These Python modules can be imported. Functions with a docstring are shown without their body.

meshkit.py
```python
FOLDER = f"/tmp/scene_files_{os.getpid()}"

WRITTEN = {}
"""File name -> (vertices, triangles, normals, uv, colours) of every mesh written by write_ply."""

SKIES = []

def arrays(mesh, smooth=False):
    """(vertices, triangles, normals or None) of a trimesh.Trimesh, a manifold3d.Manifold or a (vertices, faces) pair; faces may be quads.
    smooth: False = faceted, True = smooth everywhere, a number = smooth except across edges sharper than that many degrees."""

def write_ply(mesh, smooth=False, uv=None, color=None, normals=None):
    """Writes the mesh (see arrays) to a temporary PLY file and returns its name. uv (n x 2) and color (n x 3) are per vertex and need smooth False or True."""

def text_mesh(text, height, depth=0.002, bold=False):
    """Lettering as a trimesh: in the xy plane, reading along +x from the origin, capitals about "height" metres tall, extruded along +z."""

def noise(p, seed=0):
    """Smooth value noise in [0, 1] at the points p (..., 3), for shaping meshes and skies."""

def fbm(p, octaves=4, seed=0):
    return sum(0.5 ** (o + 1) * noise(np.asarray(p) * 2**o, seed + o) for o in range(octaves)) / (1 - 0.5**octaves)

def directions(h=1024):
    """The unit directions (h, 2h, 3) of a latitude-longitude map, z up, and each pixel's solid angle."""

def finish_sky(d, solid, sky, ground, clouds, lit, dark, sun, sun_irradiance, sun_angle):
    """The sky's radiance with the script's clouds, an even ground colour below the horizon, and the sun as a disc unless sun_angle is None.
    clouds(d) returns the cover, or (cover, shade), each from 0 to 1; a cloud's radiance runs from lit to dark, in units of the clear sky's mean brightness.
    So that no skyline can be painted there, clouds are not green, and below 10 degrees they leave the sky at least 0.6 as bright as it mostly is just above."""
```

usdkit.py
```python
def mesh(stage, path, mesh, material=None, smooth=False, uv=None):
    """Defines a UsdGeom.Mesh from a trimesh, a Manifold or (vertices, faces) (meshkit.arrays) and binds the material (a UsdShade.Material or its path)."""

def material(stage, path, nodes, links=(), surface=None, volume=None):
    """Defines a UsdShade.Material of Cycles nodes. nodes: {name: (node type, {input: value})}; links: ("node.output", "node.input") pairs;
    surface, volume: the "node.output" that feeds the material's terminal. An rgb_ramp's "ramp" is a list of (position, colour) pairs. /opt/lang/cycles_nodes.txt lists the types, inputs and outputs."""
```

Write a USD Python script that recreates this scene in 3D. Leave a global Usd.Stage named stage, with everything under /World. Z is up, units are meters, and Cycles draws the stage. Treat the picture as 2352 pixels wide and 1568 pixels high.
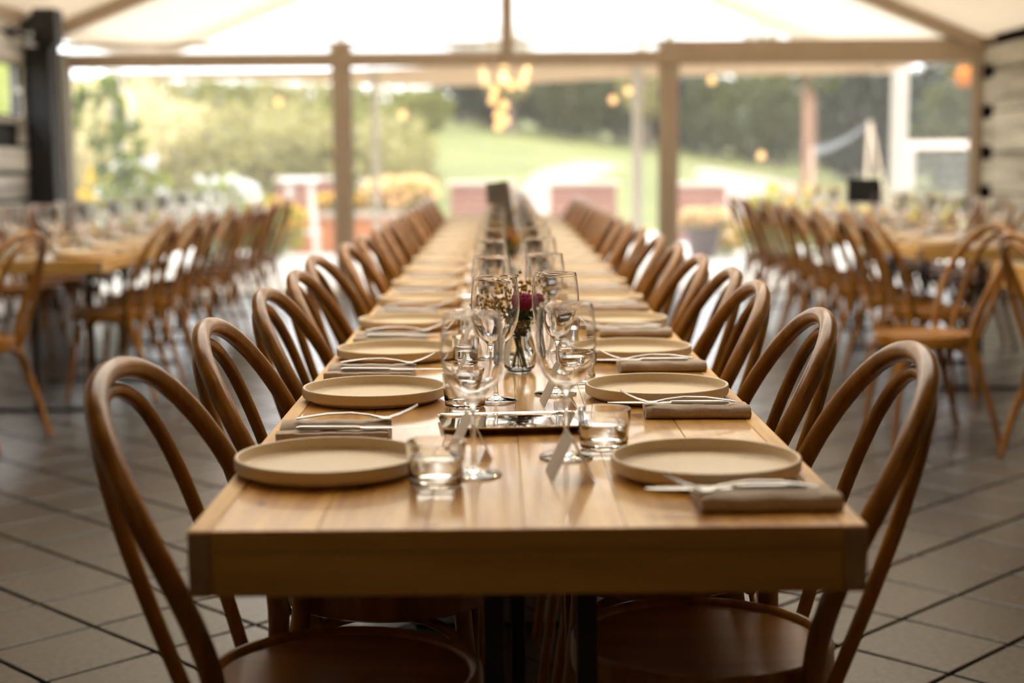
import math, random
import numpy as np
import trimesh
import usdkit, meshkit
from pxr import Usd, UsdGeom, UsdLux, UsdShade, Gf, Sdf, Vt

stage = Usd.Stage.CreateInMemory()
UsdGeom.SetStageUpAxis(stage, 'Z')
UsdGeom.SetStageMetersPerUnit(stage, 1.0)
UsdGeom.Xform.Define(stage, '/World')
rng = np.random.default_rng(11)
random.seed(11)

# ------------------------------------------------------------------ camera, sky, sun, exposure
cam = UsdGeom.Camera.Define(stage, '/World/camera')
F_PX, HORIZON, VANISH_X, ROLL, EYE = 3460.0, 366.0, 1150.0, math.radians(-0.416), 1.21
pitch = math.atan((784 - HORIZON) / F_PX)
yaw = -math.atan((VANISH_X - 1176) * math.cos(pitch) / F_PX)
fwd = np.array([math.sin(yaw) * math.cos(pitch), math.cos(yaw) * math.cos(pitch), -math.sin(pitch)])
r0 = np.array([math.cos(yaw), -math.sin(yaw), 0.0])
u0 = np.cross(r0, fwd)
right = r0 * math.cos(ROLL) + u0 * math.sin(ROLL)
up = np.cross(right, fwd)
M = Gf.Matrix4d(*right, 0, *up, 0, *(-fwd), 0, 0, 0, EYE, 1)
cam.AddTransformOp().Set(M)
cam.CreateHorizontalApertureAttr(36.0)
cam.CreateFocalLengthAttr(36.0 * F_PX / 2352)
cam.CreateFStopAttr(2.0)
cam.CreateFocusDistanceAttr(2.80)
cam.CreateClippingRangeAttr(Gf.Vec2f(0.05, 2000))
EXPOSURE = 2.15
cam.CreateExposureAttr(EXPOSURE)

LOOKS = '/World/Looks'
UsdGeom.Scope.Define(stage, LOOKS)
sky_mat = usdkit.material(stage, LOOKS + '/hazy_sky', {
    'tc': ('texture_coordinate', {}),
    'sky': ('sky_texture', {'sky_type': 'hosek_wilkie', 'sun_disc': False, 'turbidity': 5.0, 'sun_direction': (-0.24, 0.70, 0.67), 'ground_albedo': 0.35}),
    'n': ('noise_texture', {'scale': 2.2, 'detail': 5.0, 'roughness': 0.55}),
    'rp': ('rgb_ramp', {'ramp': [(0.30, (0.75, 0.75, 0.75)), (0.65, (1, 1, 1))]}),
    'cl': ('color', {'value': (0.95, 0.97, 1.0)}),
    'm': ('mix', {'fac': 0.8}),
    'bg': ('background_shader', {'strength': 1.2})},
    [('tc.generated', 'n.vector'), ('n.fac', 'rp.fac'), ('rp.color', 'm.fac'), ('sky.color', 'm.color1'), ('cl.color', 'm.color2'), ('m.color', 'bg.color')], surface='bg.background')
dome = UsdLux.DomeLight.Define(stage, '/World/sky_dome')
dome.CreateIntensityAttr(1.0)
UsdShade.MaterialBindingAPI.Apply(dome.GetPrim()).Bind(sky_mat)
sun = UsdLux.DistantLight.Define(stage, '/World/sun')
sun.CreateIntensityAttr(16.0)
sun.CreateAngleAttr(0.6)
sun.CreateColorAttr(Gf.Vec3f(1.0, 0.93, 0.82))
_s = np.array([-0.24, 0.70, 0.67]); _s /= np.linalg.norm(_s)
_x = np.cross([0, 0, 1.0], _s); _x /= np.linalg.norm(_x); _y = np.cross(_s, _x)
sun.AddTransformOp().Set(Gf.Matrix4d(*_x, 0, *_y, 0, *_s, 0, 0, 0, 0, 1))

# ------------------------------------------------------------------ materials
def mat(name, base, rough=0.5, **kw):
    return usdkit.material(stage, f'{LOOKS}/{name}', {'p': ('principled_bsdf', dict(base_color=base, roughness=rough, **kw))}, surface='p.BSDF')

def noisy(name, c1, c2, scale=8, stretch=(1, 1, 1), rough=0.5, bump=0.0, detail=5, lo=0.35, hi=0.65, rnd=0.0, coord='tc.object', bdist=0.002, spots=False, **kw):
    nodes = {'tc': ('texture_coordinate', {}), 'geo': ('geometry', {}), 'mp': ('mapping', {'scale': stretch}),
             'n': ('noise_texture', {'scale': scale, 'detail': detail, 'roughness': 0.6}),
             'rp': ('rgb_ramp', {'ramp': [(lo, c1), (hi, c2)]}),
             'p': ('principled_bsdf', dict(roughness=rough, **kw))}
    links = [(coord, 'mp.vector'), ('mp.vector', 'n.vector'), ('n.fac', 'rp.fac')]
    col = 'rp.color'
    if spots:
        nodes['n2'] = ('noise_texture', {'scale': 13.0, 'detail': 1.0})
        nodes['mp2'] = ('mapping', {'scale': (1.6, 0.8, 1.0)})
        nodes['rp2'] = ('rgb_ramp', {'ramp': [(0.70, (1, 1, 1)), (0.77, (0.50, 0.40, 0.30))]})
        nodes['mx'] = ('mix', {'mix_type': 'multiply', 'fac': 1.0})
        links += [(coord, 'mp2.vector'), ('mp2.vector', 'n2.vector'), ('n2.fac', 'rp2.fac'), (col, 'mx.color1'), ('rp2.color', 'mx.color2')]
        col = 'mx.color'
    if rnd:
        nodes['oi'] = ('object_info', {})
        nodes['mr'] = ('map_range', {'from_min': 0.0, 'from_max': 1.0, 'to_min': 1 - rnd, 'to_max': 1 + rnd})
        nodes['hv'] = ('hsv', {})
        links += [('oi.random', 'mr.value'), ('mr.result', 'hv.value'), (col, 'hv.color')]
        col = 'hv.color'
    links.append((col, 'p.base_color'))
    if bump:
        nodes['b'] = ('bump', {'strength': bump, 'distance': bdist})
        links += [('n.fac', 'b.height'), ('b.normal', 'p.normal')]
    return usdkit.material(stage, f'{LOOKS}/{name}', nodes, links, surface='p.BSDF')

def leafy(name, c1, c2, trans=0.5, scale=3.0, rough=0.35):
    return usdkit.material(stage, f'{LOOKS}/{name}', {
        'geo': ('geometry', {}), 'rp': ('rgb_ramp', {'ramp': [(0.0, c1), (1.0, c2)]}),
        'p': ('principled_bsdf', {'roughness': rough}), 't': ('translucent_bsdf', {}), 'm': ('mix_closure', {'fac': trans})},
        [('geo.random_per_island', 'rp.fac'), ('rp.color', 'p.base_color'), ('rp.color', 't.color'), ('p.BSDF', 'm.closure1'), ('t.BSDF', 'm.closure2')], surface='m.closure')

def fabric(name, c, trans):
    return usdkit.material(stage, f'{LOOKS}/{name}', {
        'd': ('diffuse_bsdf', {'color': c}), 't': ('translucent_bsdf', {'color': c}), 'm': ('mix_closure', {'fac': trans})},
        [('d.BSDF', 'm.closure1'), ('t.BSDF', 'm.closure2')], surface='m.closure')

def pane_mat(name, haze, tint=(1, 1, 1), refl=0.035):
    return usdkit.material(stage, f'{LOOKS}/{name}', {
        'tr': ('transparent_bsdf', {'color': tint}), 'tl': ('translucent_bsdf', {'color': (0.95, 0.93, 0.88)}),
        'gl': ('glossy_bsdf', {'color': (1, 1, 1), 'roughness': 0.03}),
        'a': ('mix_closure', {'fac': haze}), 'b': ('mix_closure', {'fac': refl})},
        [('tr.BSDF', 'a.closure1'), ('tl.BSDF', 'a.closure2'), ('a.closure', 'b.closure1'), ('gl.BSDF', 'b.closure2')], surface='b.closure')

M_ = {}
M_['chair'] = noisy('varnished_bentwood', (0.185, 0.070, 0.008), (0.33, 0.135, 0.017), scale=22, stretch=(1, 1, 0.12), rough=0.27, rnd=0.10, specular_ior_level=0.45)
M_['seat'] = noisy('varnished_seat_ply', (0.22, 0.085, 0.016), (0.36, 0.145, 0.028), scale=14, stretch=(0.12, 1, 1), rough=0.28, rnd=0.08, specular_ior_level=0.5)
M_['plank'] = noisy('oiled_pine_plank', (0.47, 0.200, 0.030), (0.72, 0.385, 0.078), scale=34, stretch=(1, 0.07, 1), rough=0.27, rnd=0.13, bump=0.16, bdist=0.0008, specular_ior_level=0.7, spots=True, coat_weight=0.8, coat_roughness=0.10)
M_['plank_rough'] = noisy('worn_pine_rail', (0.50, 0.235, 0.042), (0.73, 0.42, 0.10), scale=30, stretch=(1, 0.09, 1), rough=0.48, rnd=0.07, bump=0.18, bdist=0.0008)
M_['apron'] = noisy('pine_apron', (0.40, 0.21, 0.045), (0.56, 0.32, 0.080), scale=20, stretch=(0.10, 1, 1), rough=0.5, rnd=0.05)
M_['endgrain'] = noisy('pine_end_grain', (0.26, 0.165, 0.09), (0.36, 0.24, 0.14), scale=60, stretch=(1, 1, 0.4), rough=0.65)
M_['plate'] = noisy('speckled_stoneware', (0.45, 0.32, 0.18), (0.72, 0.57, 0.375), scale=420, detail=2, lo=0.27, hi=0.40, rough=0.42, specular_ior_level=0.45)
M_['napkin'] = noisy('taupe_linen', (0.40, 0.305, 0.225), (0.49, 0.38, 0.285), scale=260, detail=2, rough=0.9, bump=0.25, bdist=0.0006, sheen_weight=0.25)
M_['steel'] = mat('brushed_cutlery_steel', (0.50, 0.485, 0.46), 0.22, metallic=1.0)
M_['tray'] = mat('polished_tray_steel', (0.78, 0.77, 0.75), 0.06, metallic=1.0)
M_['glass'] = mat('clear_glass', (1, 1, 1), 0.0, transmission_weight=1.0, ior=1.5)
M_['water'] = mat('vase_water', (0.97, 1, 0.98), 0.0, transmission_weight=1.0, ior=1.33)
M_['card'] = fabric('vellum_card', (0.88, 0.85, 0.80), 0.5)
M_['blackmetal'] = mat('black_powder_coat', (0.012, 0.011, 0.011), 0.45)
M_['blackboard'] = noisy('dark_menu_board', (0.085, 0.070, 0.054), (0.12, 0.10, 0.078), scale=9, rough=0.6)
M_['signblack'] = mat('matt_black_sign', (0.006, 0.005, 0.005), 0.7)
M_['tile'] = noisy('stone_floor_tile', (0.034, 0.027, 0.021), (0.080, 0.066, 0.054), scale=55, detail=8, rough=0.27, rnd=0.10, bump=0.22, bdist=0.0015, coord='geo.position', specular_ior_level=0.7)
M_['grout'] = noisy('dark_grout', (0.006, 0.007, 0.005), (0.012, 0.013, 0.010), scale=30, rough=0.9)
M_['greyboard'] = noisy('weathered_grey_board', (0.34, 0.32, 0.29), (0.80, 0.78, 0.73), scale=9, stretch=(1, 0.10, 1), rough=0.8, rnd=0.22, coord='geo.position')
M_['olivesleeper'] = noisy('weathered_sleeper', (0.28, 0.245, 0.175), (0.58, 0.53, 0.41), scale=8, stretch=(1, 0.10, 1), rough=0.8, rnd=0.12, coord='geo.position')
M_['dark'] = mat('dark_cavity', (0.010, 0.009, 0.008), 0.8)
M_['backwall'] = mat('dark_timber_lining', (0.50, 0.38, 0.26), 0.8)
M_['lining'] = mat('dark_ceiling_lining', (0.40, 0.33, 0.25), 0.8)
M_['frame'] = noisy('beige_frame_paint', (0.48, 0.365, 0.25), (0.53, 0.41, 0.29), scale=3, rough=0.45)
M_['palepost'] = mat('cream_post_paint', (0.40, 0.36, 0.30), 0.5)
M_['roof'] = fabric('cream_marquee_fabric', (0.82, 0.745, 0.63), 0.34)
M_['roofout'] = fabric('cream_awning_fabric', (0.86, 0.79, 0.685), 0.42)
M_['skylight'] = fabric('white_roof_fabric', (0.97, 0.93, 0.85), 0.93)
M_['valance'] = fabric('cream_valance_fabric', (0.66, 0.54, 0.40), 0.30)
M_['pvc'] = pane_mat('clear_pvc_sheet', 0.020)
M_['pvcgable'] = pane_mat('clear_gable_pvc', 0.36)
M_['pane'] = pane_mat('window_glass', 0.02)
M_['white'] = mat('white_paint', (0.66, 0.65, 0.62), 0.45)
M_['concrete'] = noisy('pale_terrace_concrete', (0.58, 0.54, 0.48), (0.72, 0.69, 0.63), scale=2.0, rough=0.8, coord='geo.position')
M_['corten'] = noisy('terracotta_planter', (0.40, 0.135, 0.040), (0.48, 0.175, 0.055), scale=4, rough=0.7)
M_['redslat'] = noisy('red_brown_slat', (0.20, 0.085, 0.058), (0.28, 0.13, 0.09), scale=8, stretch=(0.15, 1, 1), rough=0.7, rnd=0.12)
M_['ledge'] = mat('pale_planter_ledge', (0.46, 0.385, 0.31), 0.5)
M_['pot'] = mat('dark_plum_pot', (0.075, 0.045, 0.05), 0.45)
M_['lawn'] = noisy('sunlit_lawn', (0.092, 0.104, 0.010), (0.172, 0.172, 0.020), scale=0.45, rough=0.85, detail=6, coord='geo.position')
M_['path'] = noisy('sandy_path', (0.26, 0.20, 0.15), (0.36, 0.29, 0.22), scale=1.2, rough=0.9, coord='geo.position')
M_['soil'] = mat('planter_soil', (0.06, 0.04, 0.028), 0.9)
M_['bark'] = noisy('grey_bark', (0.13, 0.095, 0.07), (0.26, 0.20, 0.155), scale=5, stretch=(1, 1, 0.2), rough=0.9)
M_['redbark'] = noisy('red_brown_bark', (0.20, 0.105, 0.065), (0.34, 0.19, 0.12), scale=5, stretch=(1, 1, 0.2), rough=0.9)
M_['leafdark'] = leafy('dark_forest_leaf', (0.014, 0.020, 0.009), (0.065, 0.072, 0.020), 0.30)
M_['leafmid'] = leafy('olive_leaf', (0.055, 0.062, 0.012), (0.19, 0.18, 0.032), 0.45)
M_['leafpale'] = leafy('pale_straw_leaf', (0.30, 0.265, 0.095), (0.62, 0.55, 0.22), 0.5)
M_['leafstraw'] = leafy('cream_straw_leaf', (0.55, 0.47, 0.24), (0.85, 0.78, 0.50), 0.5)
M_['leafgold'] = leafy('golden_green_leaf', (0.17, 0.17, 0.03), (0.46, 0.42, 0.09), 0.5)
M_['leafvine'] = leafy('vine_leaf', (0.12, 0.155, 0.006), (0.38, 0.39, 0.018), 0.5, rough=0.22)
M_['leaflime'] = leafy('lime_vine_leaf', (0.26, 0.30, 0.006), (0.66, 0.62, 0.022), 0.62, rough=0.22)
M_['leafyellow'] = leafy('golden_petal', (0.74, 0.42, 0.005), (0.86, 0.60, 0.03), 0.55)
M_['petalpeach'] = leafy('peach_petal', (0.86, 0.60, 0.30), (0.94, 0.84, 0.66), 0.5)
M_['petalwhite'] = leafy('white_petal', (0.80, 0.80, 0.80), (0.92, 0.92, 0.90), 0.4, rough=0.2)
M_['petalorange'] = leafy('orange_leaf', (0.72, 0.27, 0.03), (0.85, 0.45, 0.06), 0.5)
M_['stem'] = mat('green_stem', (0.045, 0.085, 0.022), 0.5)
M_['sprig'] = leafy('dark_sprig_leaf', (0.04, 0.075, 0.018), (0.10, 0.14, 0.035), 0.35)
M_['wattle'] = mat('mustard_bead', (0.36, 0.205, 0.004), 0.95)
M_['magenta'] = noisy('magenta_pompom', (0.16, 0.002, 0.040), (0.34, 0.006, 0.085), scale=300, rough=0.8)
M_['cable'] = mat('black_cable', (0.02, 0.018, 0.016), 0.6)
M_['bulb'] = mat('amber_bulb_glow', (0.9, 0.6, 0.3), 0.3, emission_color=(1.0, 0.52, 0.17), emission_strength=0.42)
M_['bulbhot'] = mat('bright_bulb_glow', (0.9, 0.7, 0.4), 0.3, emission_color=(1.0, 0.66, 0.26), emission_strength=0.85)
M_['speaker'] = mat('black_speaker_shell', (0.012, 0.012, 0.012), 0.6)
M_['net'] = fabric('grey_shade_net', (0.24, 0.25, 0.25), 0.4)
M_['railpink'] = mat('pink_primed_rail', (0.74, 0.56, 0.48), 0.6)

# ------------------------------------------------------------------ mesh helpers
def bbox(lo, hi, b=0.003):
    lo, hi = np.array(lo, float), np.array(hi, float)
    b = min(b, 0.45 * float((hi - lo).min()))
    c = []
    for k in np.ndindex(2, 2, 2):
        k = np.array(k)
        p = np.where(k, hi, lo); s = np.where(k, -1.0, 1.0)
        if b <= 0:
            c.append(p)
        else:
            for ax in range(3):
                q = p + s * b; q[ax] = p[ax]; c.append(q)
    return trimesh.convex.convex_hull(np.array(c))

def join(*ms):
    return trimesh.util.concatenate([m for m in ms if m is not None])

def tube(pts, rad, sides=12, cap=True, closed=False):
    P = np.asarray(pts, float); n = len(P)
    R = np.full(n, rad) if np.ndim(rad) == 0 else np.asarray(rad, float)
    T = np.gradient(P, axis=0) if not closed else np.roll(P, -1, 0) - np.roll(P, 1, 0)
    T /= np.maximum(np.linalg.norm(T, axis=1, keepdims=True), 1e-12)
    a = np.array([0, 0, 1.0]) if abs(T[0][2]) < 0.9 else np.array([1.0, 0, 0])
    N = np.cross(T[0], a); N /= np.linalg.norm(N)
    V = []
    ang = np.linspace(0, 2 * np.pi, sides, endpoint=False)
    for i in range(n):
        N = N - T[i] * (N @ T[i]); N /= np.linalg.norm(N); B = np.cross(T[i], N)
        V.append(P[i] + R[i] * (np.cos(ang)[:, None] * N + np.sin(ang)[:, None] * B))
    V = np.vstack(V); Fc = []
    for i in range(n if closed else n - 1):
        j = (i + 1) % n
        for k in range(sides):
            k2 = (k + 1) % sides
            a_, b_, c_, d_ = i * sides + k, i * sides + k2, j * sides + k2, j * sides + k
            Fc += [[a_, b_, c_], [a_, c_, d_]]
    if cap and not closed:
        V = np.vstack([V, P[0], P[-1]]); c0, c1 = len(V) - 2, len(V) - 1
        for k in range(sides):
            k2 = (k + 1) % sides
            Fc += [[c0, k2, k], [c1, (n - 1) * sides + k, (n - 1) * sides + k2]]
    return trimesh.Trimesh(V, np.array(Fc), process=False)

def spline(ctrl, n=40, closed=False):
    from scipy.interpolate import CubicSpline
    c = np.asarray(ctrl, float)
    if closed:
        c = np.vstack([c, c[:1]])
    t = np.r_[0, np.cumsum(np.maximum(np.linalg.norm(np.diff(c, axis=0), axis=1), 1e-9) ** 0.5)]
    cs = CubicSpline(t, c, bc_type='periodic' if closed else 'natural')
    return cs(np.linspace(0, t[-1], n, endpoint=not closed))

def lathe(prof, n=40):
    V, rings, Fc = [], [], []
    for r, z in prof:
        if r < 1e-6:
            rings.append([len(V)]); V.append([0, 0, z])
        else:
            rings.append(list(range(len(V), len(V) + n)))
            for k in range(n):
                t = 2 * np.pi * k / n; V.append([r * np.cos(t), r * np.sin(t), z])
    for a, b in zip(rings[:-1], rings[1:]):
        if len(a) == 1 and len(b) == 1:
            continue
        for k in range(n):
            k2 = (k + 1) % n
            if len(a) == 1:
                Fc.append([a[0], b[k2], b[k]])
            elif len(b) == 1:
                Fc.append([a[k], a[k2], b[0]])
            else:
                Fc += [[a[k], a[k2], b[k2]], [a[k], b[k2], b[k]]]
    return trimesh.Trimesh(np.array(V), np.array(Fc), process=False)

def smooth_profile(p, n=6):
    return [tuple(max(0.0, c) if i == 0 else c for i, c in enumerate(q)) for q in spline(np.array(p), n * len(p))]

def moved(m, t=(0, 0, 0), rz=0.0, rx=0.0, ry=0.0, s=None):
    m = m.copy()
    if s is not None:
        m.apply_scale(s)
    for a, ax in ((rx, (1, 0, 0)), (ry, (0, 1, 0)), (rz, (0, 0, 1))):
        if a:
            m.apply_transform(trimesh.transformations.rotation_matrix(a, ax))
    m.apply_translation(t)
    return m

def leaves(centres, size, rg, jit=0.35, aspect=0.55, droop=0.0):
    """leaf blades: four triangles each, folded along the midrib"""
    C = np.asarray(centres, float); n = len(C)
    d = rg.normal(size=(n, 3)); d[:, 2] -= droop; d /= np.linalg.norm(d, axis=1, keepdims=True)
    e = np.cross(d, rg.normal(size=(n, 3))); e /= np.linalg.norm(e, axis=1, keepdims=True)
    f = np.cross(d, e)
    s = size * (1 + jit * rg.uniform(-1, 1, (n, 1)))
    base, tip = C - d * s * 0.5, C + d * s * 0.5
    l, r = C + e * s * aspect * 0.5 + f * s * 0.10, C - e * s * aspect * 0.5 + f * s * 0.10
    V = np.stack([base, l, tip, r], 1).reshape(-1, 3)
    i = np.arange(n) * 4
    Fc = np.vstack([np.stack([i, i + 1, i + 2], 1), np.stack([i, i + 2, i + 3], 1)])
    return trimesh.Trimesh(V, Fc, process=False)

# ------------------------------------------------------------------ scene helpers
counts = {}
def path_for(parent, name):
    k = (parent, name); n = counts.get(k, -1) + 1; counts[k] = n
    return f'{parent}/{name}' if n == 0 else f'{parent}/{name}_{n:03d}'

def data(prim, label=None, cat=None, group=None, kind=None):
    for k, v in (('label', label), ('category', cat), ('group', group), ('kind', kind)):
        if v:
            prim.SetCustomDataByKey(k, v)
    return prim

def thing(name, label, cat=None, loc=(0, 0, 0), rz=0.0, group=None, kind=None):
    x = UsdGeom.Xform.Define(stage, path_for('/World', name))
    x.AddTranslateOp().Set(Gf.Vec3d(*map(float, loc))); x.AddRotateZOp().Set(float(math.degrees(rz)))
    return data(x.GetPrim(), label, cat, group, kind)

def part(parent, name, mesh, material, smooth=35, label=None, kind=None):
    p = usdkit.mesh(stage, path_for(str(parent.GetPath()), name), mesh, M_[material], smooth=smooth).GetPrim()
    return data(p, label, None, None, kind)

def single(name, mesh, material, label, cat=None, group=None, kind=None, smooth=35):
    p = usdkit.mesh(stage, path_for('/World', name), mesh, M_[material], smooth=smooth).GetPrim()
    return data(p, label, cat, group, kind)

def dup(src, loc, rz, label, group=None):
    base = src.GetName()
    was = src.GetCustomData()
    r = thing(base, label, was['category'], loc, rz, group)
    r.GetReferences().AddInternalReference(src.GetPath()); r.SetInstanceable(True)
    return r

class Kind:
    """first place() moves the model itself, later ones make instanced copies"""
    def __init__(self, make): self.make, self.src = make, None
    def place(self, loc, rz, label, group=None):
        if self.src is None:
            self.src = self.make(label, loc, rz, group); return self.src
        return dup(self.src, loc, rz, label, group)

ORD = ['zeroth', 'first', 'second', 'third', 'fourth', 'fifth', 'sixth', 'seventh', 'eighth', 'ninth', 'tenth', 'eleventh', 'twelfth', 'thirteenth', 'fourteenth', 'fifteenth', 'sixteenth', 'seventeenth', 'eighteenth']
def nth(k): return 'nearest' if k == 0 else ORD[k + 1]

XL, XR, DW, DF = -3.92, 4.40, 13.9, 17.6     # side walls, glazed end wall, far edge of the roof
TZ, TX0, TX1, TY0 = 0.755, -0.392, 0.456, 1.83

# ------------------------------------------------------------------ floor of diagonal tiles
fl = thing('floor', 'diagonal grey-brown stone tiled floor with dark joints', kind='structure')
part(fl, 'grout_bed', bbox((XL - 0.2, -4.2, -0.12), (XR + 0.2, DW + 0.03, -0.011), 0), 'grout', smooth=False)
P_T, A_T = 0.3015, math.radians(44.9)
U = np.array([math.cos(A_T), math.sin(A_T)]); W = np.array([math.sin(A_T), -math.cos(A_T)])
O = np.array([1.0537, 3.8506])
def in_view(x, y):
    if y < 1.2: return False
    d = np.array([x, y, -EYE]); z = d @ fwd
    return abs(1176 + F_PX * (d @ right) / z - 1176) < 1230 and (784 - F_PX * (d @ up) / z) < 1640
tiles = []
for a in range(-70, 71):
    for b in range(-70, 71):
        c = O + P_T * ((a + 0.5) * U + (b + 0.5) * W)
        if XL - 0.05 < c[0] < XR + 0.05 and -4.0 < c[1] < DW - 0.12:
            tiles.append(c)
tiles.sort(key=lambda c: (not in_view(*c), c[0] ** 2 * 0.2 + c[1] ** 2))
h = P_T / 2 - 0.0068
base_tile = bbox((-h, -h, -0.02), (h, h, 0.0), 0.0018)
rt = np.random.default_rng(5)
tv, rest = base_tile, []
for k, c in enumerate(tiles):
    m = moved(tv, (c[0], c[1], rt.uniform(-0.0012, 0.0)), A_T + rt.normal(0, 0.003))
    if k < 300:
        part(fl, 'tile', m, 'tile', smooth=False)
    else:
        rest.append(m)
part(fl, 'distant_tile', join(*rest), 'tile', smooth=False, kind='stuff')

# ------------------------------------------------------------------ side walls, back wall, roof
wl = thing('wall_left', 'weathered grey board wall on the left with a small window opening', kind='structure')
z0, k = 0.0, 0
WY0, WY1, WZ0, WZ1 = 10.9, 12.56, 1.575, 2.01
while z0 < 2.42:
    z1 = z0 + 0.225
    off = rng.uniform(-0.006, 0.006)
    segs = [(-4.0, DW - 0.5)]
    if z1 > WZ0 and z0 < WZ1:
        segs = [(-4.0, WY0), (WY1, DW - 0.5)]
    for s0, s1 in segs:
        part(wl, 'board', bbox((XL - 0.05 + off, s0, z0 + 0.020), (XL + off, s1, min(z1, 2.46) - 0.016), 0.006), 'greyboard', smooth=False)
    z0 = z1
part(wl, 'backing', join(bbox((XL - 0.10, -4.0, 0), (XL - 0.055, WY0, 2.5), 0), bbox((XL - 0.10, WY1, 0), (XL - 0.055, DW, 2.5), 0), bbox((XL - 0.10, WY0, 0), (XL - 0.055, WY1, WZ0 + 0.03), 0), bbox((XL - 0.10, WY0, WZ1 - 0.0), (XL - 0.055, WY1, 2.5), 0)), 'dark', smooth=False)
w1 = thing('window_1', 'small bright window in the grey board wall on the left', kind='structure')
part(w1, 'frame', join(bbox((XL - 0.08, WY0 - 0.04, WZ0 - 0.045), (XL + 0.01, WY1 + 0.04, WZ0), 0.004), bbox((XL - 0.08, WY0 - 0.04, WZ1), (XL + 0.01, WY1 + 0.04, WZ1 + 0.045), 0.004), bbox((XL - 0.08, WY1 - 0.0, WZ0), (XL + 0.01, WY1 + 0.045, WZ1), 0.004), bbox((XL - 0.08, WY0 - 0.045, WZ0), (XL + 0.01, WY0, WZ1), 0.004)), 'palepost', smooth=False)
part(w1, 'pane', bbox((XL - 0.05, WY0, WZ0), (XL - 0.046, WY1, WZ1), 0), 'pane', smooth=False)
tc = thing('trim_1', 'black corner column where the left board wall meets the glazed end', kind='structure')
part(tc, 'column_shaft', bbox((-3.905, 12.62, 0), (-3.695, 12.80, 2.16), 0.008), 'signblack', smooth=False)
part(tc, 'column_foot', bbox((-3.915, 12.59, 0), (-3.665, 12.83, 0.03), 0.004), 'blackmetal', smooth=False)

wr = thing('wall_right', 'stacked olive-grey timber sleeper wall on the right with dark notches', kind='structure')
zz = [0.0, 0.16, 0.52, 0.88, 1.24, 1.605, 1.965, 2.31]
for a, b in zip(zz[:-1], zz[1:]):
    part(wr, 'sleeper', bbox((XR, -4.0, a + 0.008), (XR + 0.10, DW - 0.36, b - 0.008), 0.012), 'olivesleeper', smooth=False)
    part(wr, 'end_sleeper', bbox((XR, DW - 0.36, a + 0.062), (XR + 0.10, DW - 0.06, b - 0.062), 0.012), 'olivesleeper', smooth=False)
part(wr, 'backing', join(bbox((XR + 0.09, -4.0, 0), (XR + 0.14, DW, 2.35), 0), bbox((XR - 0.0, DW - 0.055, 0), (XR + 0.14, DW + 0.06, 2.25), 0)), 'dark', smooth=False)
wb = thing('wall_back', 'dark timber wall closing the room behind the viewer', kind='structure')
part(wb, 'lining', bbox((XL - 0.1, -4.1, 0), (XR + 0.1, -4.0, 4.3), 0), 'backwall', smooth=False)

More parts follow.
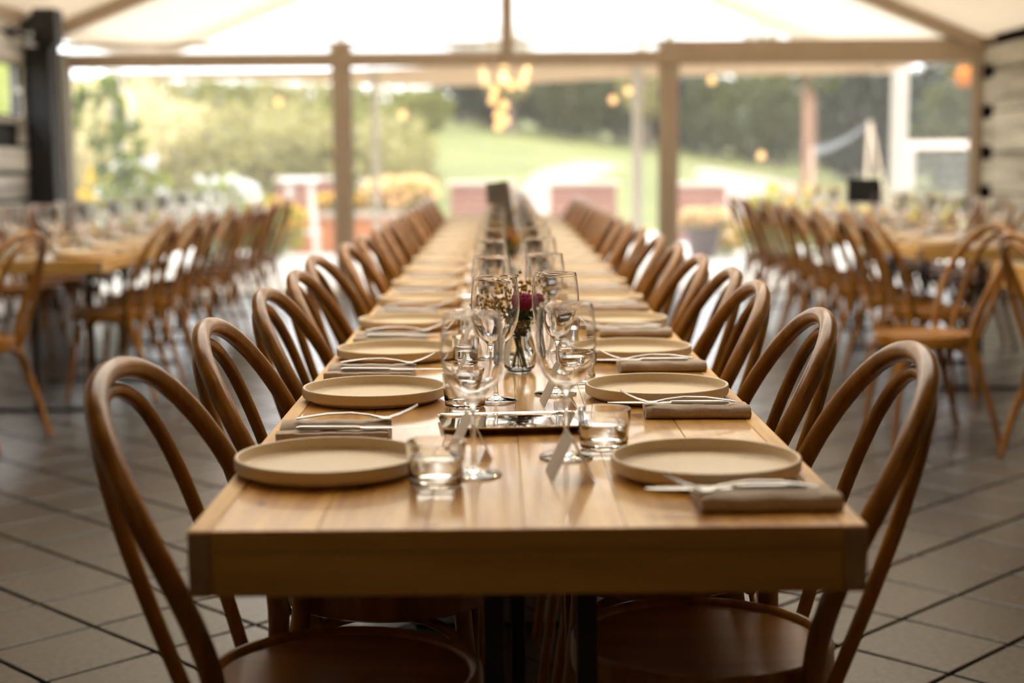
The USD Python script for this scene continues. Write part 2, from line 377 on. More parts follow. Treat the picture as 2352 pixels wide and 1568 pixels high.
RX, RZ, EL, ER = 0.08, 4.05, 2.48, 2.28      # ridge and eaves
def slope(side, y0, y1, dz=0.0, t=0.012, f0=0.0, f1=1.0):
    e = np.array(((XL - 0.06, EL - 0.02), (XR + 0.06, ER - 0.02))[side]); r = np.array((RX, RZ))
    (xa, za), (xb, zb) = r + (e - r) * f0, r + (e - r) * f1
    v = np.array([[xa, y0, za + dz], [xa, y1, za + dz], [xb, y1, zb + dz], [xb, y0, zb + dz]])
    return trimesh.convex.convex_hull(np.vstack([v, v + [0, 0, t]]))
ce = thing('ceiling', 'pitched cream marquee roof with painted rafters', kind='structure')
YM = 9.2
for s in (0, 1):
    part(ce, 'fabric_panel', slope(s, YM, DW), 'roof', smooth=False, label='cream translucent roof fabric')
    part(ce, 'fabric_panel', slope(s, DW, DF), 'roofout', smooth=False, label='cream translucent roof fabric beyond the glazed end')
    part(ce, 'lined_panel', slope(s, -4.1, 3.2, t=0.05), 'lining', smooth=False, label='dark lined roof slope')
    part(ce, 'bright_panel', slope(s, 3.2, YM, 0.0, 0.012, 0.0, 0.50), 'skylight', smooth=False, label='white thin roof fabric along the ridge letting in most light')
    part(ce, 'lined_panel', slope(s, 3.2, YM, 0.0, 0.05, 0.50, 1.0), 'lining', smooth=False, label='dark lined lower roof slope')
def rafter(side, y, w=0.07, d=0.13):
    xe, ze = ((XL, EL), (XR, ER))[side]
    return trimesh.convex.convex_hull(np.array([[RX, y - w, RZ], [RX, y + w, RZ], [xe, y + w, ze], [xe, y - w, ze], [RX, y - w, RZ - d], [RX, y + w, RZ - d], [xe, y + w, ze - d], [xe, y - w, ze - d]]))
for y in (3.2, 6.2, 9.2, DW, DF - 0.06):
    for s in (0, 1):
        part(ce, 'rafter', rafter(s, y), 'frame', smooth=False)
part(ce, 'eave_rail', bbox((XL - 0.06, 9.0, EL - 0.16), (XL + 0.0, DF, EL - 0.03), 0.005), 'frame', smooth=False)
part(ce, 'eave_rail', bbox((XR, 9.0, ER - 0.10), (XR + 0.06, DF, ER), 0.005), 'frame', smooth=False)
part(ce, 'ridge_beam', bbox((RX - 0.05, 9.0, RZ - 0.14), (RX + 0.05, DF, RZ - 0.01), 0.005), 'frame', smooth=False)

# ------------------------------------------------------------------ glazed end wall
tb = thing('trim_2', 'long beige beam across the glazed end wall', kind='structure')
part(tb, 'beam', bbox((XL, DW - 0.05, 2.052), (XR, DW + 0.05, 2.182), 0.006), 'frame', smooth=False)
part(tb, 'rail', bbox((XL, DW - 0.03, 2.242), (XR, DW + 0.03, 2.275), 0.003), 'frame', smooth=False)
part(tb, 'rail', bbox((1.62, DW - 0.04, 2.165), (XR, DW + 0.04, 2.245), 0.003), 'frame', smooth=False)
tk = thing('trim_3', 'short beige king post above the middle of the beam', kind='structure')
part(tk, 'post', bbox((0.022, DW - 0.05, 2.165), (0.134, DW + 0.05, RZ - 0.1), 0.006), 'frame', smooth=False)
for j, (xa, xb, lab) in enumerate([(-1.497, -1.362, 'left'), (1.480, 1.620, 'right')]):
    t = thing(f'trim_{4 + j}', f'{lab} tall beige post of the glazed end wall', kind='structure')
    part(t, 'post', bbox((xa, DW - 0.06, 0), (xb, DW + 0.06, 2.075), 0.006), 'frame', smooth=False)
    part(t, 'collar', bbox((xa - 0.025, DW - 0.075, 2.05), (xb + 0.025, DW + 0.075, 2.275), 0.01), 'frame', smooth=False)
    xm = (xa + xb) / 2
    part(t, 'upper_rod', bbox((xm - 0.022, DW - 0.02, 2.27), (xm + 0.022, DW + 0.02, 3.3), 0.004), 'frame', smooth=False)
    part(t, 'foot_plate', bbox((xa - 0.05, DW - 0.11, 0), (xb + 0.05, DW + 0.11, 0.012), 0.003), 'frame', smooth=False)
tj = thing('trim_6', 'pale left jamb of the glazed end wall', kind='structure')
part(tj, 'post', bbox((-3.98, DW - 0.06, 0), (-3.90, DW + 0.06, 2.2), 0.005), 'white', smooth=False)
tj = thing('trim_7', 'pale right jamb of the glazed end wall', kind='structure')
part(tj, 'post', bbox((4.33, DW - 0.06, 0), (4.40, DW + 0.06, 2.3), 0.005), 'frame', smooth=False)
part(tj, 'roller_end', tube([(4.40, DW, 2.30), (4.52, DW, 2.30)], 0.055, 14), 'frame')
tt = thing('trim_8', 'low threshold strip along the foot of the glazed end wall', kind='structure')
part(tt, 'sill', bbox((XL, DW - 0.05, 0), (XR, DW + 0.05, 0.014), 0.004), 'frame', smooth=False)
for j, (xa, xb, lab) in enumerate([(-3.90, -1.497, 'left'), (-1.362, 1.480, 'middle'), (1.620, 4.33, 'right')]):
    w = thing(f'window_{2 + j}', f'clear plastic sheet of the {lab} bay of the glazed end wall', kind='structure')
    part(w, 'pane', bbox((xa, DW - 0.002, 0.015), (xb, DW + 0.002, 2.075), 0), 'pvc', smooth=False)
    for xe in (xa + 0.012, xb - 0.012):
        part(w, 'edge_welt', bbox((xe - 0.012, DW - 0.008, 0.015), (xe + 0.012, DW + 0.008, 2.075), 0.002), 'palepost', smooth=False)
w = thing('window_5', 'clear plastic gable sheet above the beam', kind='structure')
gv = np.array([[XL, DW, 2.165], [XR, DW, 2.165], [XR, DW, ER - 0.13], [RX, DW, RZ - 0.13], [XL, DW, EL - 0.13]])
part(w, 'pane', trimesh.convex.convex_hull(np.vstack([gv - [0, 0.002, 0], gv + [0, 0.002, 0]])), 'pvcgable', smooth=False)

# far frame of the open bay beyond
ff = thing('trim_9', 'cream scalloped valance along the far edge of the roof', kind='structure')
vx = np.linspace(-4.4, 4.75, 60)
lowz = 2.165 - 0.11 * np.exp(-((vx + 0.6) / 1.9) ** 2)
topz = 2.290 - 0.072 / (1 + np.exp((vx + 0.9) / 0.5))
V = np.array([[x, DF + e, z] for e in (-0.006, 0.006) for x, z in zip(vx, lowz)] + [[x, DF + e, z] for e in (-0.006, 0.006) for x, z in zip(vx, topz)])
n = len(vx); Fv = []
for i in range(n - 1):
    a, b, c, d = i, n + i, 2 * n + i, 3 * n + i
    Fv += [[a, a + 1, c + 1], [a, c + 1, c], [b, d + 1, b + 1], [b, d, d + 1], [a, b + 1, a + 1], [a, b, b + 1], [c, c + 1, d + 1], [c, d + 1, d]]
part(ff, 'valance_cloth', trimesh.Trimesh(V, np.array(Fv), process=False), 'valance', smooth=False)
part(ff, 'valance_rail', tube(np.c_[vx, 0 * vx + DF, topz], 0.018, 8), 'valance')
for j, (x, w_, m_, lab) in enumerate([(-4.41, 0.07, 'palepost', 'leftmost cream'), (-1.435, 0.035, 'palepost', 'slim left'), (1.60, 0.05, 'palepost', 'slim right'), (4.637, 0.08, 'palepost', 'rightmost cream')]):
    t = thing(f'trim_{10 + j}', f'{lab} post at the far edge of the open roof bay', kind='structure')
    part(t, 'post', bbox((x - w_, DF - w_, 0), (x + w_, DF + w_, 2.26), 0.006), m_, smooth=False)
    part(t, 'foot_plate', bbox((x - w_ - 0.05, DF - w_ - 0.05, 0), (x + w_ + 0.05, DF + w_ + 0.05, 0.012), 0.003), m_, smooth=False)

# ------------------------------------------------------------------ garden ground
def hgt(x, y):
    s = np.clip((y - 24.5) / 38.0, 0, 1); s = s * s * (3 - 2 * s) * 0.5 + s * 0.5
    crest = np.where(x > -1, np.maximum(2.4 - 0.13 * (x + 1), 0.5), 2.4 + np.minimum(0.05 * (-1 - x), 0.6))
    return s * crest + np.clip((y - 62.5) / 60, 0, 1) * 3.0 - 0.03
gx, gy = np.meshgrid(np.linspace(-60, 60, 81), np.r_[np.linspace(-14, 24, 6), np.linspace(25.5, 63, 40), np.linspace(66, 150, 12)], indexing='ij')
gz = hgt(gx, gy) + 0.05 * meshkit.fbm(np.stack([gx * 0.3, gy * 0.3, 0 * gx], -1), 3) * (gy > 26)
gz = np.where(gy < 25, -0.04, gz)
V = np.stack([gx, gy, gz], -1).reshape(-1, 3); a, b = gx.shape; idx = np.arange(a * b).reshape(a, b)
q = np.stack([idx[:-1, :-1], idx[1:, :-1], idx[1:, 1:], idx[:-1, 1:]], -1).reshape(-1, 4)
gr = trimesh.Trimesh(V, np.vstack([q[:, [0, 1, 2]], q[:, [0, 2, 3]]]), process=False)
inside = (gr.triangles_center[:, 1] < 13.0) & (abs(gr.triangles_center[:, 0]) < 3.5)
single('lawn_ground', gr, 'lawn', 'sloping green lawn rising to the trees', kind='structure', smooth=True)
tr_ = thing('terrace_paving', 'sunlit pale concrete terrace beyond the glazed wall', kind='structure')
for i in range(-5, 6):
    for j in range(4):
        part(tr_, 'slab', bbox((i * 2.0 - 0.996 + 0.2, DW + 0.07 + j * 2.7, -0.06), (i * 2.0 + 0.996 + 0.2, DW + 0.07 + j * 2.7 + 2.69, -0.004), 0.006), 'concrete', smooth=False)
def ribbon(ctrl, name, label):
    c = spline(ctrl, 40); t = np.gradient(c[:, :2], axis=0); t /= np.linalg.norm(t, axis=1, keepdims=True)
    nrm = np.stack([t[:, 1], -t[:, 0]], 1)
    rows = []
    for s in (-1, -0.5, 0, 0.5, 1):
        p = c[:, :2] + nrm * c[:, 2:3] * s * (1 + 0.15 * np.sin(np.arange(40) * 1.7 + s)[:, None])
        rows.append(np.c_[p, hgt(p[:, 0], p[:, 1]) + 0.10 - 0.09 * abs(s) ** 3])
    V = np.vstack(rows); Fc = []
    for r in range(4):
        for i in range(39):
            a_, b_ = r * 40 + i, (r + 1) * 40 + i
            Fc += [[a_, a_ + 1, b_ + 1], [a_, b_ + 1, b_]]
    single(name, trimesh.Trimesh(V, np.array(Fc), process=False), 'path', label, kind='structure', smooth=True)
ribbon([(1.0, 24.6, 0.9), (0.8, 28, 0.7), (1.0, 34, 0.6), (1.9, 41, 0.9), (3.0, 45, 0.9)], 'sandy_path', 'sandy path winding up the middle of the lawn')
ribbon([(4.6, 24.6, 1.6), (5.2, 30, 1.5), (6.2, 36, 1.6), (6.8, 42, 1.3), (6.4, 46, 0.6)], 'sandy_path', 'wide sandy track on the right of the lawn')

# ------------------------------------------------------------------ chairs
def hoop_back(Xs, Ys, zs, Xm, Ym, Xt, zt, foot=None, n=90):
    zm = zs + 0.55 * (zt - zs); zq = zm + (zt - zm) * 0.80
    half = [[Xs, Ys, zs], [Xm, Ym, zm], [Xm + (Xt - Xm) * 0.78, Ym * 0.66, zq], [Xt, 0, zt]]
    if foot is not None:
        half = [foot, [foot[0] * 0.55 + Xs * 0.45 + 0.01, foot[1] * 0.5 + Ys * 0.5, zs * 0.5]] + half
    half = np.array(half)
    return spline(np.vstack([half, half[-2::-1] * [1, -1, 1]]), n)

def make_chair(label, loc, rz, group):
    t = thing('bentwood_chair', label, 'chair', loc, rz, group)
    c = hoop_back(-0.140, 0.185, 0.455, -0.212, 0.226, -0.332, 0.908, foot=[-0.265, 0.205, 0.001])
    z = c[:, 2]
    part(t, 'back_hoop', tube(c, np.interp(z, [0, 0.45, 0.6, 0.92], [0.0115, 0.0175, 0.0165, 0.0165]), 14), 'chair', smooth=True)
    c = hoop_back(-0.176, 0.132, 0.405, -0.262, 0.156, -0.340, 0.876)
    part(t, 'inner_hoop', tube(c, np.interp(c[:, 2], [0.41, 0.87], [0.0115, 0.0125]), 12), 'chair', smooth=True)
    seat = part(t, 'seat', lathe([(0.188, 0.412), (0.198, 0.409), (0.206, 0.414), (0.208, 0.432), (0.207, 0.455), (0.203, 0.461), (0.196, 0.461), (0.190, 0.456), (0.187, 0.450), (0.188, 0.412)], 48), 'chair', smooth=40)
    part(seat, 'seat_panel', lathe([(0, 0.438), (0.189, 0.440), (0.189, 0.451), (0.16, 0.449), (0.08, 0.4465), (0, 0.446)], 48), 'seat', smooth=40)
    for s in (1, -1):
        l = spline([(0.135, 0.118 * s, 0.430), (0.150, 0.135 * s, 0.30), (0.172, 0.155 * s, 0.14), (0.192, 0.172 * s, 0.001)], 16)
        part(t, 'leg', tube(l, np.interp(l[:, 2], [0, 0.43], [0.0105, 0.0165]), 12), 'chair', smooth=40)
    def arch(p0, p1, top):
        p0, p1 = np.array(p0), np.array(p1); m = (p0 + p1) / 2
        return spline([p0, p0 * 0.80 + m * 0.20 + [0, 0, (top - p0[2]) * 0.72], m + [0, 0, top - m[2]], p1 * 0.80 + m * 0.20 + [0, 0, (top - p0[2]) * 0.72], p1], 26)
    for s in (1, -1):
        part(t, 'side_brace', tube(arch((0.160, 0.132 * s, 0.235), (-0.185, 0.182 * s, 0.235), 0.412), 0.0095, 10), 'chair', smooth=True)
    part(t, 'front_brace', tube(arch((0.158, -0.13, 0.235), (0.158, 0.13, 0.235), 0.412), 0.0095, 10), 'chair', smooth=True)
    part(t, 'rear_brace', tube(arch((-0.19, -0.182, 0.235), (-0.19, 0.182, 0.235), 0.412), 0.0095, 10), 'chair', smooth=True)
    return t
CH = Kind(make_chair)
PI = math.pi
Ly = [2.17, 2.75, 3.42, 3.99, 4.58, 5.26, 5.88, 6.50, 7.08, 7.68, 8.26, 8.86, 9.45, 10.05, 10.65, 11.25, 11.80]
Lx = [-.238, -.208, -.210, -.214, -.240, -.210, -.209] + [-.208] * 10
Lr = [-4.7, -1.2, -3, -2, -5, -2, -1, 2, -2, 1, -1, 2, 0, -1, 1, 0, 1]
Ry = [2.315, 2.865, 3.52, 3.98, 4.52, 5.12, 5.68, 6.42, 7.05, 7.65, 8.25, 8.86, 9.45, 10.05, 10.65, 11.25, 11.80]
Rx = [.314, .284, .276, .286, .274, .276] + [.273] * 11
Rr = [180.2, 179.4, 181, 180, 182, 178, 180, 181, 179, 182, 178, 180, 181, 180, 179, 180, 180]
for k in range(17):
    CH.place((Lx[k], Ly[k], 0), math.radians(Lr[k]), f'{nth(k)} bentwood chair on the left side of the long middle table', 'chairs along the left of the long table')
for k in range(17):
    CH.place((Rx[k], Ry[k], 0), math.radians(Rr[k]), f'{nth(k)} bentwood chair on the right side of the long middle table', 'chairs along the right of the long table')
for k in range(8):
    CH.place((-2.02 + 0.02 * math.sin(k * 2.1), 7.78 + 0.61 * k, 0), PI + math.radians(3 * math.sin(k * 3.3)), f'{nth(k)} bentwood chair on the aisle side of the left table', 'aisle chairs at the left table')
for k in range(5):
    CH.place((-2.92, 9.3 + 0.62 * k, 0), math.radians(4 * math.sin(k * 2.7)), f'{nth(k)} bentwood chair on the wall side of the left table', 'wall chairs at the left table')
for k in range(8):
    CH.place((2.15 + 0.02 * math.sin(k * 1.7), 7.50 + 0.61 * k, 0), math.radians(3 * math.sin(k * 2.9)), f'{nth(k)} bentwood chair on the aisle side of the right table', 'aisle chairs at the right table')
for k in range(5):
    CH.place((2.98, 9.2 + 0.62 * k, 0), PI + math.radians(4 * math.sin(k * 2.2)), f'{nth(k)} bentwood chair on the wall side of the right table', 'wall chairs at the right table')
CH.place((1.815, 6.42, 0), PI + math.radians(8), 'lone bentwood chair turned sideways in the right aisle, showing its whole seat')
CH.place((-2.32, 6.50, 0), PI + math.radians(-14), 'bentwood chair cut by the left edge of the photo, near the left tables')
CH.place((2.30, 5.80, 0), math.radians(6), 'bentwood chair cut by the right edge of the photo')

# ------------------------------------------------------------------ tables
def table(name, label, x0, x1, y0, y1, apron=0.085, group=None, posts='near', nplank=6, rail=0.03, twin=(0.0,)):
    cx = (x0 + x1) / 2
    t = thing(name, label, 'table', (cx, y0, 0), 0, group)
    hw, L = (x1 - x0) / 2, y1 - y0
    e = rail
    xs = np.linspace(-hw + e, hw - e, nplank + 1)
    xs[1:-1] += rng.uniform(-0.012, 0.012, nplank - 1)
    for i in range(nplank):
        cut = [0.0, L] if (i % 2) else [0.0, L * rng.uniform(0.4, 0.75), L]
        for a, b in zip(cut[:-1], cut[1:]):
            part(t, 'plank', bbox((xs[i] + 0.0003, a + 0.0003, TZ - 0.027), (xs[i + 1] - 0.0003, b - 0.0003, TZ + rng.uniform(-0.0005, 0.0)), 0.0007), 'plank', smooth=False)
    for s in (-1, 1):
        a, b = sorted((s * hw, s * (hw - e + 0.001)))
        part(t, 'side_rail', bbox((a, 0.0, TZ - apron), (b, L, TZ), 0.002), 'plank_rough', smooth=False)
        part(t, 'end_grain_cap', bbox((a + 0.001, -0.0015, TZ - apron + 0.002), (b - 0.001, 0.004, TZ - 0.002), 0.0006), 'endgrain', smooth=False, label='grey-brown end grain of the side rail')
    for a in (0.0, L - 0.022):
        part(t, 'end_apron', bbox((-hw + e, a, TZ - apron), (hw - e, a + 0.022, TZ - 0.0275), 0.002), 'apron', smooth=False)
    part(t, 'end_lip', bbox((-hw + e, -0.0012, TZ - 0.0274), (hw - e, 0.0, TZ - 0.0016), 0.0004), 'apron', smooth=False)
    for py, xs_ in ((0.30, twin), (L - 0.42, (0.0,))):
        for x in xs_:
            part(t, 'pedestal_post', bbox((x - 0.0145, py - 0.0145, 0.012), (x + 0.0145, py + 0.0145, TZ - 0.03), 0.002), 'blackmetal', smooth=False)
        part(t, 'pedestal_foot', bbox((-0.26, py - 0.035, 0.0), (0.30, py + 0.035, 0.014), 0.003), 'blackmetal', smooth=False)
        part(t, 'top_bracket', bbox((-0.28, py - 0.025, TZ - 0.036), (0.28, py + 0.025, TZ - 0.0275), 0.001), 'blackmetal', smooth=False)
    return t
TL = 1.71
for k in range(6):
    table('dining_table', f'{nth(k)} pine table section of the long middle row', TX0, TX1, TY0 + k * TL, TY0 + (k + 1) * TL - 0.0035, group='sections of the long middle table', twin=(-0.045, 0.090) if k == 0 else (0.0,))
for k in range(3):
    table('dining_table', f'{nth(k)} section of the pine table along the left of the room', -2.70, -1.86, 7.05 + 1.75 * k, 8.795 + 1.75 * k, 0.06, 'sections of the left table', nplank=5)
    table('dining_table', f'{nth(k)} section of the pine table along the right of the room', 2.08, 2.92, 7.50 + 1.75 * k, 9.245 + 1.75 * k, 0.06, 'sections of the right table', nplank=5)
table('dining_table', 'pine table at the left edge of the photo, before the left row', -3.02, -2.17, 4.75, 6.55, 0.10, nplank=5)
table('dining_table', 'pine table at the right edge of the photo, behind the lone chair', 2.13, 2.97, 4.55, 6.50, 0.10, nplank=5)

# ------------------------------------------------------------------ tableware
def make_plate(label, loc, rz, group):
    t = thing('dinner_plate', label, 'plate', loc, rz, group)
    part(t, 'dish', lathe([(0, 0.0030), (0.112, 0.0028), (0.114, 0.0006), (0.121, 0.0006), (0.1225, 0.0042), (0.132, 0.0062), (0.1362, 0.0085), (0.1375, 0.0115), (0.1375, 0.0240), (0.1364, 0.0262), (0.1346, 0.0270), (0.1326, 0.0262), (0.1314, 0.0240), (0.1306, 0.0150), (0.1286, 0.0098), (0.1240, 0.0075), (0.115, 0.0068), (0.06, 0.0066), (0, 0.0066)], 72), 'plate', smooth=50)
    return t
PLT = Kind(make_plate)

def make_napkin(label, loc, rz, group):
    t = thing('linen_napkin', label, 'napkin', loc, rz, group)
    # a folded napkin: rolled front edge, a flat fold and a thinner rear fold; long axis = x
    rg = np.random.default_rng(3)
    xs = np.linspace(-0.092, 0.092, 15)
    def sheet(prof, wob):
        n, m = len(xs), len(prof); V = []
        for i, x in enumerate(xs):
            w = wob * math.sin(i * 1.1) + 0.0006 * math.sin(i * 2.7)
            for (y, z) in prof:
                V.append([x + 0.002 * math.sin(y * 60), y + 0.0015 * math.sin(i * 0.9 + z * 90), max(0.0003, z + w * (z > 0.006))])
        F_ = []
        for i in range(n - 1):
            for j in range(m):
                a, b = i * m + j, i * m + (j + 1) % m
                F_ += [[a, b, b + m], [a, b + m, a + m]]
        for j in range(1, m - 1):
            F_ += [[0, j, j + 1], [(n - 1) * m, (n - 1) * m + j + 1, (n - 1) * m + j]]
        return trimesh.Trimesh(np.array(V), np.array(F_)[:, ::-1], process=False)
    part(t, 'rolled_fold', sheet([(-0.052, 0.001), (-0.056, 0.008), (-0.052, 0.0175), (-0.040, 0.0215), (-0.018, 0.0195), (-0.004, 0.012), (0.0, 0.004), (-0.004, 0.0005), (-0.04, 0.0005)], 0.0009), 'napkin', smooth=50)
    part(t, 'flat_fold', sheet([(-0.010, 0.0005), (0.048, 0.0005), (0.0535, 0.006), (0.050, 0.0135), (0.025, 0.0145), (0.0, 0.0105), (-0.010, 0.006)], 0.0007), 'napkin', smooth=50)
    return t
NAP = Kind(make_napkin)

def bar_sweep(pts, widths, thick):
    """flat bar: cross-section is a chamfered rectangle; pts along x-z, width across y"""
    P = np.asarray(pts, float); V = []; n = len(P)
    T = np.gradient(P, axis=0); T /= np.linalg.norm(T, axis=1, keepdims=True)
    Nn = np.stack([-T[:, 2], 0 * T[:, 0], T[:, 0]], 1)
    for p, w, th, nn in zip(P, widths, thick, Nn):
        for y, q in ((-1, -.3), (-.7, -1), (.7, -1), (1, -.3), (1, .3), (.7, 1), (-.7, 1), (-1, .3)):
            V.append(p + np.array([0, y * w / 2, 0]) + nn * q * th / 2)
    Fc = []
    for i in range(n - 1):
        for k in range(8):
            a, b = i * 8 + k, i * 8 + (k + 1) % 8
            Fc += [[a, b, b + 8], [a, b + 8, a + 8]]
    for k in range(1, 7):
        Fc += [[0, k + 1, k], [(n - 1) * 8, (n - 1) * 8 + k, (n - 1) * 8 + k + 1]]
    return trimesh.Trimesh(np.array(V), np.array(Fc)[:, ::-1], process=False)

def make_fork(label, loc, rz, group):
    t = thing('table_fork', label, 'fork', loc, rz, group)       # handle end at x = -0.1, tines to +0.1
    x = np.array([-0.100, -0.085, -0.05, -0.01, 0.02, 0.038])
    z = np.array([0.0045, 0.007, 0.0115, 0.0125, 0.0085, 0.0045])
    part(t, 'handle', bar_sweep(np.stack([x, 0 * x, z], 1), [0.012, 0.0145, 0.0115, 0.0075, 0.0065, 0.012], [0.003] * 6), 'steel', smooth=50)
    x = np.array([0.036, 0.044, 0.052, 0.058]); z = np.array([0.0050, 0.0035, 0.0035, 0.0050])
    palm = part(t, 'palm', bar_sweep(np.stack([x, 0 * x, z], 1), [0.011, 0.020, 0.024, 0.024], [0.0026, 0.002, 0.002, 0.002]), 'steel', smooth=50)
    for yy in (-0.0097, -0.0033, 0.0033, 0.0097):
        x = np.array([0.057, 0.072, 0.088, 0.102]); z = np.array([0.0048, 0.0095, 0.0165, 0.0245])
        part(palm, 'tine', bar_sweep(np.stack([x, 0 * x + yy, z], 1), [0.0042, 0.0038, 0.0034, 0.002], [0.002, 0.0018, 0.0016, 0.001]), 'steel', smooth=50)
    return t
FRK = Kind(make_fork)

def make_knife(label, loc, rz, group):
    t = thing('table_knife', label, 'knife', loc, rz, group)
    x = np.array([-0.105, -0.098, -0.05, -0.005, 0.0]); z = 0 * x + 0.0042
    part(t, 'handle', bar_sweep(np.stack([x, 0 * x, z], 1), [0.008, 0.0115, 0.0105, 0.009, 0.008], [0.004, 0.0075, 0.007, 0.006, 0.004]), 'steel', smooth=50)
    x = np.array([-0.002, 0.01, 0.06, 0.095, 0.112]); z = 0 * x + 0.0042
    part(t, 'blade', bar_sweep(np.stack([x, 0.002 + 0 * x, z], 1), [0.010, 0.018, 0.019, 0.014, 0.004], [0.003, 0.0022, 0.0018, 0.0015, 0.0012]), 'steel', smooth=50)
    return t
KNF = Kind(make_knife)

wine_out = smooth_profile([(0.0045, 0.0125), (0.0037, 0.030), (0.0036, 0.070), (0.0042, 0.096), (0.0100, 0.1075), (0.0240, 0.1165), (0.0370, 0.135), (0.0440, 0.160), (0.0462, 0.183), (0.0445, 0.210), (0.0408, 0.236)], 3)
wine_in = smooth_profile([(0.0399, 0.236), (0.0435, 0.210), (0.0451, 0.183), (0.0429, 0.160), (0.0358, 0.1365), (0.0225, 0.1185), (0.0085, 0.1112), (0.0, 0.1098)], 3)
def make_wine(label, loc, rz, group):
    t = thing('wine_glass', label, 'wine glass', loc, rz, group)
    part(t, 'goblet', lathe([(0, 0.0012), (0.030, 0.0008), (0.0405, 0.0), (0.0418, 0.0012), (0.0410, 0.0026), (0.028, 0.0042), (0.012, 0.0072)] + wine_out + [(0.0404, 0.2368)] + wine_in, 44), 'glass', smooth=True)
    return t
WIN = Kind(make_wine)

def make_tumbler(label, loc, rz, group):
    t = thing('water_tumbler', label, 'tumbler', loc, rz, group)
    part(t, 'cup', lathe([(0, 0.0012), (0.030, 0.0002), (0.0355, 0.0006), (0.0375, 0.003), (0.0390, 0.018), (0.0412, 0.045), (0.0424, 0.0615), (0.0418, 0.0630), (0.0406, 0.0630), (0.0400, 0.0615), (0.0388, 0.045), (0.0366, 0.020), (0.0338, 0.0135), (0.020, 0.0115), (0, 0.0112)], 44), 'glass', smooth=30)
    part(t, 'water', lathe([(0, 0.0116), (0.020, 0.0119), (0.0333, 0.0139), (0.0362, 0.020), (0.0381, 0.0395), (0.0377, 0.0402), (0, 0.0400)], 44), 'water', smooth=30)
    return t
TUM = Kind(make_tumbler)

def make_card(label, loc, rz, group):
    t = thing('place_card', label, 'card', loc, rz, group)        # tent card, ridge along y
    for s in (-1, 1):
        v = np.array([[0.0, -0.045, 0.062], [0.0, 0.045, 0.062], [s * 0.030, 0.045, 0.0003], [s * 0.030, -0.045, 0.0003]])
        part(t, 'card_leaf', trimesh.convex.convex_hull(np.vstack([v, v + [s * 0.0007, 0, 0.0003]])), 'card', smooth=False)
    return t
CRD = Kind(make_card)

EPS = 0.0006
PL_Y = [2.186, 2.86, 3.467, 4.108, 4.755, 5.38, 6.02, 6.65, 7.28, 7.9, 8.53, 9.16, 9.78, 10.4, 11.02, 11.64]
PR_Y = [2.150, 2.863, 3.464, 4.097, 4.74, 5.38, 6.02, 6.65, 7.28, 7.9, 8.53, 9.16, 9.78, 10.4, 11.02, 11.64]
NL_Y = [2.470, 3.165, 3.78, 4.42, 5.06]
NR_Y = [1.953, 2.660, 3.245, 3.88, 4.52]
WL = [(-.041, 2.154), (-.010, 2.825), (-.020, 3.43), (-.025, 4.10), (-.030, 4.74)]
WR = [(.099, 2.277), (.106, 2.905), (.104, 3.50), (.112, 4.20), (.120, 4.86)]
TLp = [(-.0925, 2.085), (-.067, 2.765), (-.085, 3.30), (-.09, 3.93), (-.09, 4.60)]
TRp = [(.162, 2.350), (.155, 3.06), (.165, 3.66), (.165, 4.33), (.17, 4.98)]
CL = [(-.050, 2.310, 7), (-.075, 2.99, 5), (-.07, 3.60, 6)]
CR = [(.098, 2.135, 5), (.106, 2.785, 4), (.112, 3.37, 3)]
def ext(lst, n, dy=0.63):
    lst = [tuple(np.atleast_1d(q)) for q in lst]
    r2 = np.random.default_rng(9)
    while len(lst) < n:
        q = list(lst[-1]); k = 1 if len(q) > 1 else 0
        q[k] += dy; 
        if k: q[0] += r2.uniform(-.006, .006)
        lst.append(tuple(q))
    return lst
N = 16
NL, NR = [q[0] for q in ext(NL_Y, N)], [q[0] for q in ext(NR_Y, N)]
WL, WR, TLp, TRp, CL, CR = (ext(q, N) for q in (WL, WR, TLp, TRp, CL, CR))
PLX = [-.255, -.243, -.243, -.252, -.250]; PRX = [.296, .299, .304, .318, .312]
on = TZ + EPS
for side in ('left', 'right'):
    L = side == 'left'
    tail = f'on the {side} side of the long middle table'
    for k in range(N):
        w = nth(k)
        PLT.place(((PLX if L else PRX)[min(k, 4)], (PL_Y if L else PR_Y)[k], on), k * 1.3, f'{w} beige stoneware plate {tail}', f'plates on the {side} of the long table')
        ny = (NL if L else NR)[k]
        nx = -0.277 if L else 0.348
        tilt = math.radians([1.5, -2, 1, -1, 2][k % 5])
        NAP.place((nx, ny, on), tilt + (PI if L else 0.0), f'{w} folded taupe napkin {tail}', f'napkins on the {side} of the long table')
        FRK.place((nx + (0.035 if L else -0.035), ny + (0.024 if L else -0.026), on + 0.0225), tilt + (math.radians(2) if L else PI + math.radians(1)), f'{w} steel fork lying on a napkin {tail}', f'forks on the {side} of the long table')
        KNF.place((nx + (0.045 if L else -0.045), ny + (-0.030 if L else 0.012), on + 0.0152), tilt + (math.radians(-1) if L else PI - math.radians(1)), f'{w} steel knife lying on a napkin {tail}', f'knives on the {side} of the long table')
        x, y = (WL if L else WR)[k][:2]
        WIN.place((x, y, on), k * 0.7, f'{w} stemmed wine glass {tail}', f'wine glasses on the {side} of the long table')
        x, y = (TLp if L else TRp)[k][:2]
        TUM.place((x, y, on), k * 0.9, f'{w} clear water tumbler {tail}', f'tumblers on the {side} of the long table')
        if k < 9:
            x, y, a = (CL if L else CR)[k]
            CRD.place((x, y, on), math.radians(a), f'{w} folded vellum place card {tail}', f'place cards on the {side} of the long table')
